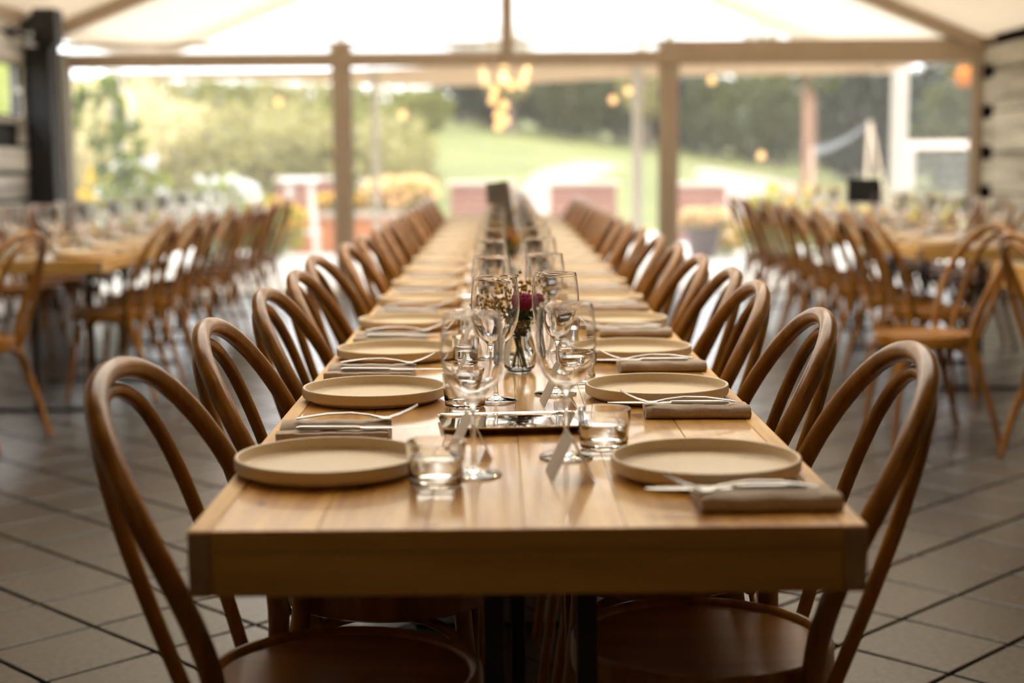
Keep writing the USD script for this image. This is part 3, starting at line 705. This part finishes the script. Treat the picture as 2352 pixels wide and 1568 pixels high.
# side tables: crowded glassware, plates and napkins
for side, x0, y0 in (('left', -2.28, 7.35), ('right', 2.50, 7.80)):
    for k in range(8):
        y = y0 + 0.61 * k
        for s in (-1, 1):
            a = s * (1 if side == 'left' else -1)
            row = 'aisle' if a > 0 else 'wall'
            PLT.place((x0 + s * 0.255, y, on), k, f'{nth(k)} beige plate on the {row} side of the {side} table', f'plates on the {side} table')
            WIN.place((x0 + s * 0.09, y + 0.10, on), k, f'{nth(k)} wine glass on the {row} side of the {side} table', f'wine glasses on the {side} table')
            WIN.place((x0 + s * 0.18, y + 0.24, on), k, f'{nth(k)} extra wine glass by the napkins on the {row} side of the {side} table', f'wine glasses on the {side} table')
            TUM.place((x0 + s * 0.11, y - 0.05, on), k, f'{nth(k)} water tumbler on the {row} side of the {side} table', f'tumblers on the {side} table')
            NAP.place((x0 + s * 0.30, y + 0.30, on), 0.05 * s, f'{nth(k)} taupe napkin on the {row} side of the {side} table', f'napkins on the {side} table')

# tray
def tray_mesh():
    from shapely.geometry import box as sbox
    import shapely
    outer = sbox(-0.118, -0.088, 0.118, 0.088).buffer(0.006)
    inner = sbox(-0.100, -0.072, 0.100, 0.072).buffer(0.006)
    def ring(p, n=72): return np.array([p.exterior.interpolate(t, normalized=True).coords[0] for t in np.linspace(0, 1, n, endpoint=False)])
    o, i = ring(outer), ring(inner); n = len(o)
    L = [(i, 0.0006), (o, 0.0055), (o, 0.0075), (i, 0.0028)]
    V = np.vstack([np.c_[p, np.full(n, z)] for p, z in L] + [[[0, 0, 0.0006]], [[0, 0, 0.0028]]])
    Fc = []
    for a in range(3):
        for k in range(n):
            b = (k + 1) % n
            Fc += [[a * n + k, a * n + b, (a + 1) * n + b], [a * n + k, (a + 1) * n + b, (a + 1) * n + k]]
    for k in range(n):
        b = (k + 1) % n
        Fc += [[4 * n, b, k], [4 * n + 1, 3 * n + k, 3 * n + b]]
    V[:, 2] += np.where(V[:, 2] > 0.002, (0.5 - V[:, 1] / 0.188) * 0.0060, 0.0)
    return trimesh.Trimesh(V, np.array(Fc), process=False)
tr = thing('serving_tray', 'polished steel tray lying between the nearest glasses', 'tray', (0.018, 2.560, on), math.radians(5))
part(tr, 'tray_plate', tray_mesh(), 'tray', smooth=25)

# vases with flowers
def make_vase(label, loc, rz, group):
    t = thing('flower_vase', label, 'vase', loc, rz, group)
    o = smooth_profile([(0.026, 0.0004), (0.0335, 0.010), (0.0365, 0.028), (0.0355, 0.048), (0.0300, 0.068), (0.0265, 0.084), (0.0275, 0.100), (0.0315, 0.113)], 4)
    i = smooth_profile([(0.0300, 0.113), (0.0260, 0.100), (0.0250, 0.084), (0.0284, 0.068), (0.0338, 0.048), (0.0347, 0.028), (0.0315, 0.012), (0.022, 0.0058)], 4)
    part(t, 'jar', lathe([(0, 0.0016), (0.018, 0.0010)] + o + [(0.0310, 0.1138)] + i + [(0, 0.0052)], 40), 'glass', smooth=True)
    wp = [(max(r - 0.0004, 0), z + 0.0003) for r, z in i if z < 0.076][::-1]
    part(t, 'water', lathe([(0, wp[0][1])] + wp + [(0, wp[-1][1])], 40), 'water', smooth=30)
    rg = np.random.default_rng(21)
    stems, tips = [], []
    for k in range(13):
        a = rg.uniform(0, 2 * PI); r = rg.uniform(0.02, 0.075) if k > 1 else 0.012
        hh = rg.uniform(0.135, 0.185)
        tip = np.array([r * math.cos(a), r * math.sin(a) * 0.8, hh])
        if k == 0: tip = np.array([0.012, -0.006, 0.150])
        if k == 1: tip = np.array([0.034, 0.028, 0.150])
        foot = np.array([0.012 * math.cos(a + 2.4), 0.012 * math.sin(a + 2.4), 0.008])
        neck = np.array([0.012 * math.cos(a), 0.012 * math.sin(a), 0.088])
        stems.append(tube(spline([foot, neck, tip], 12), 0.0013, 6)); tips.append(tip)
    for s in stems:
        part(t, 'flower_stem', s, 'stem', smooth=True)
    lv = []
    for k in range(340):
        a = rg.uniform(0, 2 * PI); z = rg.uniform(0.078, 0.135); r = rg.uniform(0.004, 0.016 + (z - 0.078) * 0.55)
        lv.append((r * math.cos(a), r * math.sin(a), z))
    part(t, 'leaf_sprigs', leaves(lv, 0.017, rg, aspect=0.34), 'sprig', smooth=False, kind='stuff')
    beads = []
    ball = trimesh.creation.icosphere(1, 1.0)
    for tip in tips[2:]:
        for k in range(11):
            beads.append(moved(ball, tip + rg.normal(0, 1, 3) * [0.017, 0.014, 0.015], s=rg.uniform(0.0027, 0.0043)))
    for k in range(40):
        a = rg.uniform(PI * 0.75, PI * 1.15); r = rg.uniform(0.04, 0.105)
        beads.append(moved(ball, (r * math.cos(a), r * math.sin(a) * 0.6, 0.140 + rg.normal(0, 0.009)), s=rg.uniform(0.0027, 0.0043)))
    part(t, 'mustard_beads', join(*beads), 'wattle', smooth=True, kind='stuff')
    for c, r in ((tips[0], 0.0205), (tips[1], 0.0165)):
        b = trimesh.creation.icosphere(4, 1.0); d = b.vertices.copy()
        b.vertices = d * (r * (0.86 + 0.24 * meshkit.noise(d * 9.0 + 5)[:, None])) * [1, 1, 0.92] + c
        part(t, 'pompom', b, 'magenta', smooth=False, label='magenta pompom flower')
    return t
VAS = Kind(make_vase)
VAS.place((0.040, 3.230, on), 0.0, 'small glass vase of magenta and mustard flowers between the second pair of wine glasses')
VAS.place((0.045, 5.95, on), 2.1, 'glass vase of flowers standing before the dark menu on the long table')
VAS.place((0.030, 8.75, on), 4.0, 'glass vase of flowers behind the dark menu, far along the long table')

# dark menu, black sign
mn = thing('menu_holder', 'tall dark leaning menu board standing midway along the long table', 'menu holder', (0.05, 7.48, on))
def panel(p, th):
    p = np.array(p, float); n = np.cross(p[1] - p[0], p[3] - p[0]); n /= np.linalg.norm(n)
    return trimesh.convex.convex_hull(np.vstack([p - n * th / 2, p + n * th / 2]))
part(mn, 'front_board', panel([(-0.010, 0.03, 0.012), (0.050, -0.02, 0.012), (-0.010, -0.02, 0.350), (-0.062, 0.03, 0.345)], 0.010), 'blackboard', smooth=False)
part(mn, 'back_flap', panel([(-0.112, 0.09, 0.235), (-0.050, 0.035, 0.225), (-0.058, 0.035, 0.343), (-0.116, 0.09, 0.340)], 0.008), 'blackboard', smooth=False)
part(mn, 'base_block', bbox((-0.035, -0.05, 0.0), (0.075, 0.06, 0.016), 0.004), 'blackboard', smooth=False)
sg = thing('table_sign', 'small black sign standing on the right table', 'sign', (2.245, 9.3, on), math.radians(4))
part(sg, 'sign_panel', moved(bbox((-0.105, -0.006, 0.0), (0.105, 0.006, 0.145), 0.002), (0, 0, 0.175), ry=math.radians(1.5), rx=math.radians(-6)), 'signblack', smooth=False)
for s in (-1, 1):
    part(sg, 'sign_leg', tube([(0.06 * s, 0.0, 0.002), (0.06 * s, -0.004, 0.19)], 0.004, 8), 'blackmetal')
part(sg, 'sign_base', bbox((-0.09, -0.05, 0.0), (0.09, 0.05, 0.008), 0.002), 'blackmetal', smooth=False)

# ------------------------------------------------------------------ speaker and bulbs
sp = thing('wall_speaker', 'black box loudspeaker on top of the black column at upper left', 'speaker', (-3.75, 12.73, 2.16))
part(sp, 'cabinet', bbox((-0.08, -0.12, 0.012), (0.115, 0.13, 0.31), 0.012), 'speaker', smooth=False)
part(sp, 'grille', bbox((-0.068, -0.132, 0.03), (0.103, -0.121, 0.29), 0.004), 'blackmetal', smooth=False)
part(sp, 'mount_plate', bbox((-0.06, -0.06, 0.0), (0.06, 0.06, 0.013), 0.002), 'blackmetal', smooth=False)
sl = thing('spotlight', 'small black spotlight on the board wall beside the speaker', 'spotlight', (-3.905, 12.30, 2.25))
part(sl, 'lamp_head', moved(lathe([(0, 0), (0.05, 0), (0.055, 0.02), (0.06, 0.12), (0.055, 0.14), (0.045, 0.125), (0, 0.12)], 24), (0.10, 0, 0.03), ry=1.0), 'speaker')
part(sl, 'lamp_arm', tube([(0.0, 0, 0.0), (0.06, 0, 0.02), (0.10, 0, 0.05)], 0.012, 8), 'blackmetal')
part(sl, 'wall_plate', bbox((-0.012, -0.05, -0.05), (0.004, 0.05, 0.05), 0.003), 'blackmetal', smooth=False)

def bulb_shape(r): return lathe(smooth_profile([(0.0, -r), (r * 0.75, -r * 0.66), (r, 0), (r * 0.72, r * 0.72), (r * 0.42, r * 1.25)], 3) + [(0, r * 1.25)], 20)
bl = [(-1.877, 2.129, 'below the beam left of the left post'), (-2.093, 1.764, 'left of the left post, lower down'), (-0.916, 1.633, 'right of the left post'), (0.764, 2.14, 'on the beam right of the middle'), (1.086, 1.762, 'between the middle and the right post'), (1.231, 1.843, 'just left of the right post'), (2.026, 1.94, 'just right of the right post'), (2.094, 2.184, 'on the beam right of the right post'), (2.504, 1.226, 'hanging low in the right bay')]
for x, z, where in bl:
    y = 14.5; ztop = (RZ - (RX - x) * (RZ - EL) / (RX - XL) if x < RX else RZ - (x - RX) * (RZ - ER) / (XR - RX)) - 0.01
    t = thing('pendant_bulb', f'glowing amber bulb on a thin cord {where}', 'light bulb', (x, y, z), group='amber bulbs hung outside the glazed wall')
    part(t, 'globe', bulb_shape(0.036), 'bulb', smooth=True)
    part(t, 'socket', tube([(0, 0, 0.040), (0, 0, 0.085)], 0.015, 10), 'cable')
    part(t, 'cord', tube([(0, 0, 0.08), (0, 0, ztop - z)], 0.0016, 5), 'cable')
M_['bulblit'] = mat('lit_bulb_glow', (0.9, 0.7, 0.4), 0.3, emission_color=(1.0, 0.60, 0.24), emission_strength=22.0)
for k in range(7):
    x, y, z = 0.10 + 0.35 * (-1) ** k, -1.6 + 1.25 * k, 2.62
    ztop = RZ - (abs(x - RX)) * 0.40 - 0.02
    t = thing('pendant_bulb', f'{nth(k)} lit bulb on a cord in the row above the long table', 'light bulb', (x, y, z), group='lit bulbs above the long table')
    part(t, 'globe', bulb_shape(0.036), 'bulblit', smooth=True)
    part(t, 'socket', tube([(0, 0, 0.040), (0, 0, 0.085)], 0.015, 10), 'cable')
    part(t, 'cord', tube([(0, 0, 0.08), (0, 0, ztop - z)], 0.0016, 5), 'cable')
g = thing('bulb_garland', 'garland of amber bulbs hanging from the middle of the beam', 'string lights', (0, 14.2, 0))
pts = [(0.052, 2.086), (0.047, 1.958), (0.115, 1.89), (-0.039, 1.847), (-0.056, 1.755), (0.049, 1.706), (-0.005, 1.618), (0.056, 1.569), (-0.005, 1.517)]
for k, (x, z) in enumerate(pts):
    part(g, 'globe', moved(bulb_shape(0.042), (x, 0, z)), 'bulbhot' if k < 2 else 'bulb', smooth=True)
    part(g, 'socket', tube([(x, 0, z + 0.045), (x * 0.6 + 0.02, 0.03, z + 0.085)], 0.014, 8), 'cable')
part(g, 'cable', tube(spline([(0.03, 0.03, 2.32)] + [(x * 0.6 + 0.02, 0.035, z + 0.08) for x, z in pts], 60), 0.003, 6), 'cable')
part(g, 'hanger', tube([(0.03, 0.03, 2.31), (0.03, 0.03, RZ - 0.1)], 0.003, 6), 'cable')

# ------------------------------------------------------------------ terrace furniture and planters
def foliage(rg, n, box, size, **k):
    p = rg.normal(size=(n, 3)); p /= np.linalg.norm(p, axis=1, keepdims=True)
    p = p * rg.uniform(0.45, 1.0, (n, 1)) ** 0.6
    lump = 0.75 + 0.5 * meshkit.noise(p * 2.3 + rg.uniform(0, 50))[:, None]
    lo, hi = np.array(box[0]), np.array(box[1])
    q = (lo + hi) / 2 + p * lump * (hi - lo) / 2
    q[:, 2] = np.maximum(q[:, 2], lo[2] + 0.3 * size)
    return leaves(q, size, rg, **k)

rg = np.random.default_rng(31)
pt = thing('long_planter', 'long terracotta planter with a pale ledge on the terrace', 'planter', (-1.96, 20.2, -0.004))
part(pt, 'trough', join(bbox((-0.90, -0.30, 0), (0.90, -0.25, 0.47), 0.006), bbox((-0.90, 0.25, 0), (0.90, 0.30, 0.47), 0.006), bbox((-0.90, -0.25, 0), (-0.85, 0.25, 0.47), 0.006), bbox((0.85, -0.25, 0), (0.90, 0.25, 0.47), 0.006)), 'corten', smooth=False)
part(pt, 'ledge', join(bbox((-0.94, -0.35, 0.47), (0.94, -0.22, 0.535), 0.01), bbox((-0.94, 0.22, 0.47), (0.94, 0.35, 0.535), 0.01), bbox((-0.94, -0.22, 0.47), (-0.81, 0.22, 0.535), 0.01), bbox((0.81, -0.22, 0.47), (0.94, 0.22, 0.535), 0.01)), 'ledge', smooth=False)
part(pt, 'soil', bbox((-0.85, -0.25, 0), (0.85, 0.25, 0.44), 0), 'soil', smooth=False)
def bush(name, label, cat, loc, box, n, size, leaf, bloom=None, nb=0, bs=0.1, group=None):
    t = thing(name, label, cat, loc, 0, group)
    part(t, 'foliage', foliage(rg, n, box, size), leaf, smooth=False, kind='stuff')
    if bloom:
        b2 = (np.array(box[0]) + [0, 0, (box[1][2] - box[0][2]) * 0.15], np.array(box[1]) + [0, 0, bs * 0.4])
        part(t, 'blossom', foliage(rg, nb, b2, bs, aspect=0.8), bloom, smooth=False, kind='stuff')
    st = [tube(spline([(0.02 * math.cos(k), 0.02 * math.sin(k), -0.02), ((box[0][0] * .3 + box[1][0] * .3) + 0.1 * (box[1][0] - box[0][0]) * math.cos(k * 2.2), 0.1 * (box[1][1] - box[0][1]) * math.sin(k * 2.2), box[1][2] * 0.6)], 6), 0.008, 5) for k in range(5)]
    part(t, 'stems', join(*st), 'bark')
    return t
bush('flowering_plant', 'peach and golden flowers filling the terracotta planter', 'flowers', (-1.40, 20.2, 0.44), ((-0.45, -0.25, 0.0), (0.60, 0.25, 0.52)), 420, 0.11, 'leaflime', 'petalpeach', 420, 0.13)
bush('flowering_plant', 'golden flowers at the left end of the terracotta planter', 'flowers', (-2.15, 20.2, 0.44), ((-0.40, -0.22, 0.0), (0.35, 0.22, 0.30)), 260, 0.10, 'leafpale', 'leafyellow', 160, 0.10)

def slat_box(label, x0, x1, y, h):
    t = thing('slatted_planter', label, 'planter', ((x0 + x1) / 2, y, -0.004), 0)
    hw = (x1 - x0) / 2; n = int(h / 0.085)
    for k in range(n):
        z = 0.03 + k * (h - 0.03) / n
        part(t, 'slat', join(bbox((-hw, -0.28, z), (hw, -0.255, z + (h - 0.03) / n - 0.012), 0.003), bbox((-hw, 0.255, z), (hw, 0.28, z + (h - 0.03) / n - 0.012), 0.003), bbox((-hw, -0.255, z), (-hw + 0.025, 0.255, z + (h - 0.03) / n - 0.012), 0.003), bbox((hw - 0.025, -0.255, z), (hw, 0.255, z + (h - 0.03) / n - 0.012), 0.003)), 'redslat', smooth=False)
    part(t, 'core', bbox((-hw + 0.03, -0.25, 0.0), (hw - 0.03, 0.25, h - 0.02), 0), 'dark', smooth=False)
    part(t, 'top_board', bbox((-hw - 0.04, -0.33, h), (hw + 0.04, 0.33, h + 0.05), 0.008), 'ledge', smooth=False)
    return t
slat_box('red-brown slatted box behind the dark menu board', -0.72, 0.21, 22.2, 0.85)
slat_box('widest red-brown slatted box left of the right post', 0.74, 1.70, 22.2, 0.84)
slat_box('red-brown slatted box just right of the right post', 2.60, 3.29, 22.2, 0.81)
slat_box('red-brown slatted box behind the white bar stool', -3.22, -2.30, 22.2, 0.93)
slat_box('red-brown slatted box behind the peach flowers', -2.0, -1.02, 22.2, 0.88)

def make_stool(label, x, y):
    t = thing('bar_stool', label, 'stool', (x, y, -0.004))
    part(t, 'seat', lathe([(0, 0.935), (0.215, 0.935), (0.245, 0.95), (0.25, 0.975), (0.235, 0.995), (0.15, 0.985), (0, 0.98)], 36), 'white')
    for sx, sy in ((-1, -1), (1, -1), (1, 1), (-1, 1)):
        part(t, 'leg', tube([(0.13 * sx, 0.13 * sy, 0.94), (0.20 * sx, 0.20 * sy, 0.0)], 0.022, 10), 'white')
    part(t, 'foot_ring', tube([(0.18 * math.cos(a) * 1.35, 0.18 * math.sin(a) * 1.35, 0.30) for a in np.linspace(0, 2 * PI, 28, endpoint=False)], 0.013, 8, closed=True), 'white')
    return t
make_stool('white bar stool on the terrace left of the left post', -2.57, 19.55)
pp = thing('plant_pot', 'dark plum tapered pot on the terrace right of the right post', 'pot', (2.48, 18.4, -0.004))
part(pp, 'vessel', lathe([(0, 0.0), (0.15, 0.0), (0.225, 0.33), (0.245, 0.335), (0.245, 0.375), (0.215, 0.375), (0.20, 0.33), (0, 0.32)], 32), 'pot')
part(pp, 'soil', lathe([(0, 0.325), (0.199, 0.326), (0.199, 0.336), (0, 0.338)], 24), 'soil')
bush('potted_plant', 'pale flowering plant spilling over the dark plum pot', 'plant', (2.48, 18.4, 0.334), ((-0.36, -0.34, -0.02), (0.38, 0.34, 0.24)), 300, 0.09, 'leafpale', 'petalpeach', 200, 0.10)
bush('flowering_plant', 'yellow low plant beside the dark plum pot', 'flowers', (2.85, 18.9, 0.0), ((-0.35, -0.3, 0.0), (0.30, 0.3, 0.38)), 260, 0.09, 'leaflime', 'leafyellow', 150, 0.09)
for k, (x, y, hh) in enumerate([(3.25, 17.9, 0.80), (3.95, 18.7, 0.84), (4.55, 17.9, 0.66), (5.3, 18.7, 0.62), (6.1, 18.0, 0.60)]):
    bush('border_shrub', f'{["leftmost", "second from left", "middle", "second from right", "rightmost"][k]} yellow-green shrub of the border behind the right table', 'shrub', (x, y, 0.0), ((-0.40, -0.35, 0.0), (0.40, 0.35, hh)), 800, 0.10, 'leaflime', 'leafyellow', 170, 0.11, 'yellow-green border shrubs on the right')
for k, (x, y, hh, bl_) in enumerate([(-5.5, 17.0, 1.0, 'leafyellow'), (-4.7, 18.9, 1.15, 'leafyellow'), (-4.15, 17.4, 1.20, 'petalwhite'), (-3.25, 17.7, 1.02, 'petalwhite'), (-2.9, 18.8, 0.72, 'leafyellow')]):
    col = {'leafyellow': 'golden', 'petalwhite': 'white'}[bl_]
    bush('border_shrub', f'{["leftmost", "second from left", "middle", "second from right", "rightmost"][k]} {col} flowering shrub of the border behind the left table', 'shrub', (x, y, 0.0), ((-0.48, -0.4, 0.0), (0.46, 0.4, hh)), 1000, 0.11, 'leaflime', bl_, 300 if bl_ == 'leafyellow' else 80, 0.13 if bl_ == 'leafyellow' else 0.21, 'flowering border shrubs on the left')

# vine on the far-left post
vn = thing('climbing_vine', 'leafy green vine hanging around the far-left cream post', 'vine', (-4.38, 17.35, 0))
strands = [spline([(0.02, -0.12, 2.05), (-0.24, -0.20, 1.98), (-0.42, -0.2, 1.75), (-0.46, -0.18, 1.45)], 24), spline([(0.0, -0.14, 2.15), (-0.12, -0.22, 1.85), (-0.16, -0.24, 1.50), (-0.10, -0.22, 1.15), (-0.14, -0.2, 0.85)], 40),
           spline([(0.05, -0.14, 2.12), (0.12, -0.2, 1.8), (0.08, -0.22, 1.45), (0.14, -0.2, 1.1), (0.10, -0.2, 0.95)], 40), spline([(0.05, -0.12, 1.80), (0.22, -0.18, 1.6), (0.34, -0.2, 1.30)], 20)]
for s in strands:
    part(vn, 'vine_stem', tube(s, 0.007, 6), 'stem', smooth=True)
rv = np.random.default_rng(8)
for k in range(135):
    s = strands[[0, 1, 1, 2, 2, 3, 0][k % 7]]; p = s[rv.integers(0, len(s))] + rv.normal(0, 0.045, 3)
    part(vn, 'leaf', leaves([p], 0.19, rv, aspect=0.66, droop=0.9), 'leafvine', smooth=False)
ov = thing('autumn_foliage', 'orange leaves hanging at the top right outside the glazed wall', 'foliage', (4.95, 15.9, 1.95))
part(ov, 'leaf_cluster', foliage(rv, 130, ((-0.20, -0.12, -0.02), (0.20, 0.12, 0.20)), 0.09), 'petalorange', smooth=False, kind='stuff')
part(ov, 'branch', tube(spline([(-0.25, 0, 0.0), (0.05, 0.02, 0.1), (0.35, 0.03, 0.35)], 10), 0.01, 6), 'bark')

# framed wire fence panel, shade net on a pole
fp = thing('wire_fence', 'pink-railed wire fence panel outside at right', 'fence', (5.58, 19.0, -0.03))
part(fp, 'top_rail', bbox((-0.48, -0.03, 1.33), (0.55, 0.03, 1.43), 0.006), 'railpink', smooth=False)
for x in (-0.42, 0.48):
    part(fp, 'post', bbox((x - 0.05, -0.035, 0), (x + 0.05, 0.035, 1.33), 0.006), 'palepost', smooth=False)
for k in range(8):
    part(fp, 'wire', tube([(-0.42, 0, 0.25 + k * 0.135), (0.48, 0, 0.25 + k * 0.135)], 0.005, 5), 'steel')
for k in range(6):
    part(fp, 'upright_wire', tube([(-0.27 + k * 0.125, 0, 0.05), (-0.27 + k * 0.125, 0, 1.33)], 0.004, 5), 'steel')
nt = thing('shade_net', 'pale grey net hung from a slim pole outside at right', 'net', (6.3, 26.0, -0.03))
part(nt, 'pole', tube([(0.0, 0, 0.0), (0.05, 0, 1.85)], 0.03, 10), 'frame')
part(nt, 'stay', tube([(0.05, 0, 1.83), (0.50, 0.2, 0.0)], 0.025, 8), 'frame')
gu = np.linspace(0, 1, 20); up_ = np.stack([-0.92 + 0.97 * gu, 0 * gu, 1.42 + 0.43 * gu ** 1.8], 1); lo_ = up_ - np.c_[0 * gu, 0 * gu, 0.05 + 0.10 * (1 - gu)]
V = np.vstack([up_, lo_, up_ + [0, 0.01, 0], lo_ + [0, 0.01, 0]]); Fc = []
for i in range(19):
    Fc += [[i, 20 + i, 21 + i], [i, 21 + i, i + 1], [40 + i, 41 + i, 61 + i], [40 + i, 61 + i, 60 + i], [i, i + 1, 41 + i], [i, 41 + i, 40 + i], [20 + i, 60 + i, 61 + i], [20 + i, 61 + i, 21 + i]]
part(nt, 'net_cloth', trimesh.Trimesh(V, np.array(Fc), process=False), 'net', smooth=False)
part(nt, 'far_pole', tube([(-0.92, 0.0, 0.0), (-0.92, 0.0, 1.42)], 0.02, 8), 'frame')

# ------------------------------------------------------------------ hillside shrubs and forest
def make_tree(leaf, bark, hgt_, crown, n, size, name, cat, trunk_r):
    def f(label, loc, rz, group):
        r = np.random.default_rng(int(hgt_ * 100 + n))
        t = thing(name, label, cat, loc, rz, group)
        part(t, 'trunk', tube(spline([(0, 0, -0.25), (0.05, 0.03, hgt_ * 0.35), (-0.04, 0.05, hgt_ * 0.7), (0.02, 0, hgt_ * 0.97)], 12), np.linspace(trunk_r, trunk_r * 0.25, 12), 8), bark)
        for k in range(5):
            z = hgt_ * (0.35 + 0.11 * k); a = k * 2.4
            part(t, 'bough', tube([(0, 0, z), (crown[0] * 0.7 * math.cos(a), crown[0] * 0.7 * math.sin(a), z + 0.5)], [trunk_r * 0.35, trunk_r * 0.12], 6), bark)
        part(t, 'crown', foliage(r, n, ((-crown[0], -crown[0], crown[1]), (crown[0], crown[0], hgt_)), size), leaf, smooth=False, kind='stuff')
        return t
    return Kind(f)
T_dark = make_tree('leafdark', 'bark', 3.9, (1.5, 0.1), 1300, 0.36, 'forest_tree', 'tree', 0.16)
T_olive = make_tree('leafmid', 'bark', 3.5, (1.4, 0.3), 1100, 0.34, 'olive_tree', 'tree', 0.13)
T_bare = make_tree('leafpale', 'bark', 4.3, (1.2, 1.4), 500, 0.30, 'pale_tree', 'tree', 0.15)
S_pale = make_tree('leafpale', 'bark', 1.9, (1.05, 0.05), 700, 0.24, 'pale_bush', 'shrub', 0.05)
S_olive = make_tree('leafgold', 'bark', 1.8, (0.95, 0.05), 700, 0.24, 'olive_bush', 'shrub', 0.05)
S_straw = make_tree('leafstraw', 'bark', 2.3, (1.1, 0.05), 700, 0.24, 'straw_bush', 'shrub', 0.05)
rf = np.random.default_rng(77)
def ordinal(n):
    if n < len(ORD): return ORD[n]
    if n == 19: return 'nineteenth'
    tens = {2: 'twent', 3: 'thirt', 4: 'fort'}[n // 10]
    return tens + 'ieth' if n % 10 == 0 else tens + 'y-' + ORD[n % 10]
def line_up(items, label):
    """items: (px, kind, x, y, rz, word, group); each label counts from the left within its kind"""
    seen = {}
    for px, kd, x, y, rz_, word, grp in sorted(items, key=lambda q: q[0]):
        seen[word] = seen.get(word, 0) + 1
        kd.place((x, y, float(hgt(np.array(x), np.array(y))) - 0.05), rz_, f'{word}, {ordinal(seen[word])} of its kind from the left {label}', grp)
items = []
for row, (y0, dx, n) in enumerate(((62.0, 2.75, 18), (66.5, 2.9, 18), (71.5, 2.9, 19), (76.5, 2.9, 19))):
    for k in range(n):
        x = -24.5 + k * dx + rf.uniform(-0.35, 0.35) + row * 1.1; y = y0 + rf.uniform(-0.8, 0.8)
        u = rf.uniform()
        if x < -2.0:
            if row > 2: continue
            items.append((x / y, S_olive if u < 0.5 else S_pale, x, 57.5 + row * 2.2 + rf.uniform(-0.4, 0.4), rf.uniform(0, 6), 'golden-green bush' if u < 0.5 else 'straw-coloured bush', 'bushes along the left skyline'))
            continue
        if row == 0:
            c = 2 if u < 0.50 else (1 if u < 0.80 else 0)
        else:
            c = 0 if u < 0.75 else 1
        kd, word, grp = ((T_dark, 'dark evergreen tree', 'dark forest trees above the lawn'), (T_olive, 'olive-green tree', 'olive trees above the lawn'), (T_bare, 'pale thin-leaved tree', 'pale trees above the lawn'))[c]
        items.append((x / y, kd, x, y, rf.uniform(0, 6), word, grp))
line_up(items, 'at the forest edge')
items = []
for k in range(30):
    y = 28 + 3.6 * (k // 6) + rf.uniform(-0.5, 0.5); px = 215 + 128 * (k % 6) + 40 * ((k // 6) % 2) + rf.uniform(-25, 25)
    x = (px - 1150) / F_PX * y
    kd, word, grp = (S_pale, 'pale straw-green bush', 'pale bushes on the left hillside') if rf.uniform() < 0.6 else (S_olive, 'olive-green bush', 'olive bushes on the left hillside')
    if px < 400: kd, word, grp = S_straw, 'cream-coloured bush', 'cream bushes on the left hillside'
    items.append((px, kd, x, y, rf.uniform(0, 6), word, grp))
line_up(items, 'on the left hillside')
items = [(x / y, T_olive if k % 2 else T_dark, x, y, k * 1.1, 'olive tree' if k % 2 else 'dark tree', 'trees behind the right bay') for k, (x, y) in enumerate([(10.6, 45), (13.2, 43), (15.4, 39), (9.6, 52), (16.6, 46), (11.6, 37), (12.9, 48.5), (14.4, 50), (12.2, 41)])]
line_up(items, 'behind the right bay lawn')
T_olive.place((9.35, 57.0, float(hgt(np.array(9.35), np.array(57.0))) - 0.05), 1.0, 'olive-green tree standing before the forest edge, just right of the right post', 'olive trees above the lawn')
bt = thing('tall_tree', 'thick red-brown trunk standing beyond the right bay', 'tree', (8.15, 40.0, float(hgt(np.array(8.15), np.array(40.0))) - 0.1))
part(bt, 'trunk', tube(spline([(0, 0, 0), (0.03, 0, 1.5), (-0.05, 0, 4), (0, 0, 6.5)], 14), np.linspace(0.20, 0.11, 14), 10), 'redbark')
for k in range(6):
    part(bt, 'bough', tube([(0, 0, 2.8 + 0.5 * k), (0.9 * math.cos(k * 2.1), 0.9 * math.sin(k * 2.1), 3.4 + 0.5 * k)], [0.05, 0.02], 6), 'redbark')
part(bt, 'crown', foliage(rf, 900, ((-1.9, -1.9, 2.5), (1.9, 1.9, 7.0)), 0.34), 'leafmid', smooth=False, kind='stuff')
# greenery outside the small left window
T_lime = make_tree('leaflime', 'bark', 2.9, (1.0, 0.4), 700, 0.2, 'garden_shrub', 'shrub', 0.06)
T_lime.place((-5.9, 15.6, -0.04), 0.3, 'bright green shrub seen through the small left window')
T_lime.place((-6.9, 20.5, -0.04), 2.3, 'bright green shrub outside beyond the far-left vine')
T_lime.place((-8.4, 25.5, -0.04), 4.0, 'bright green shrub farther out at the far left')
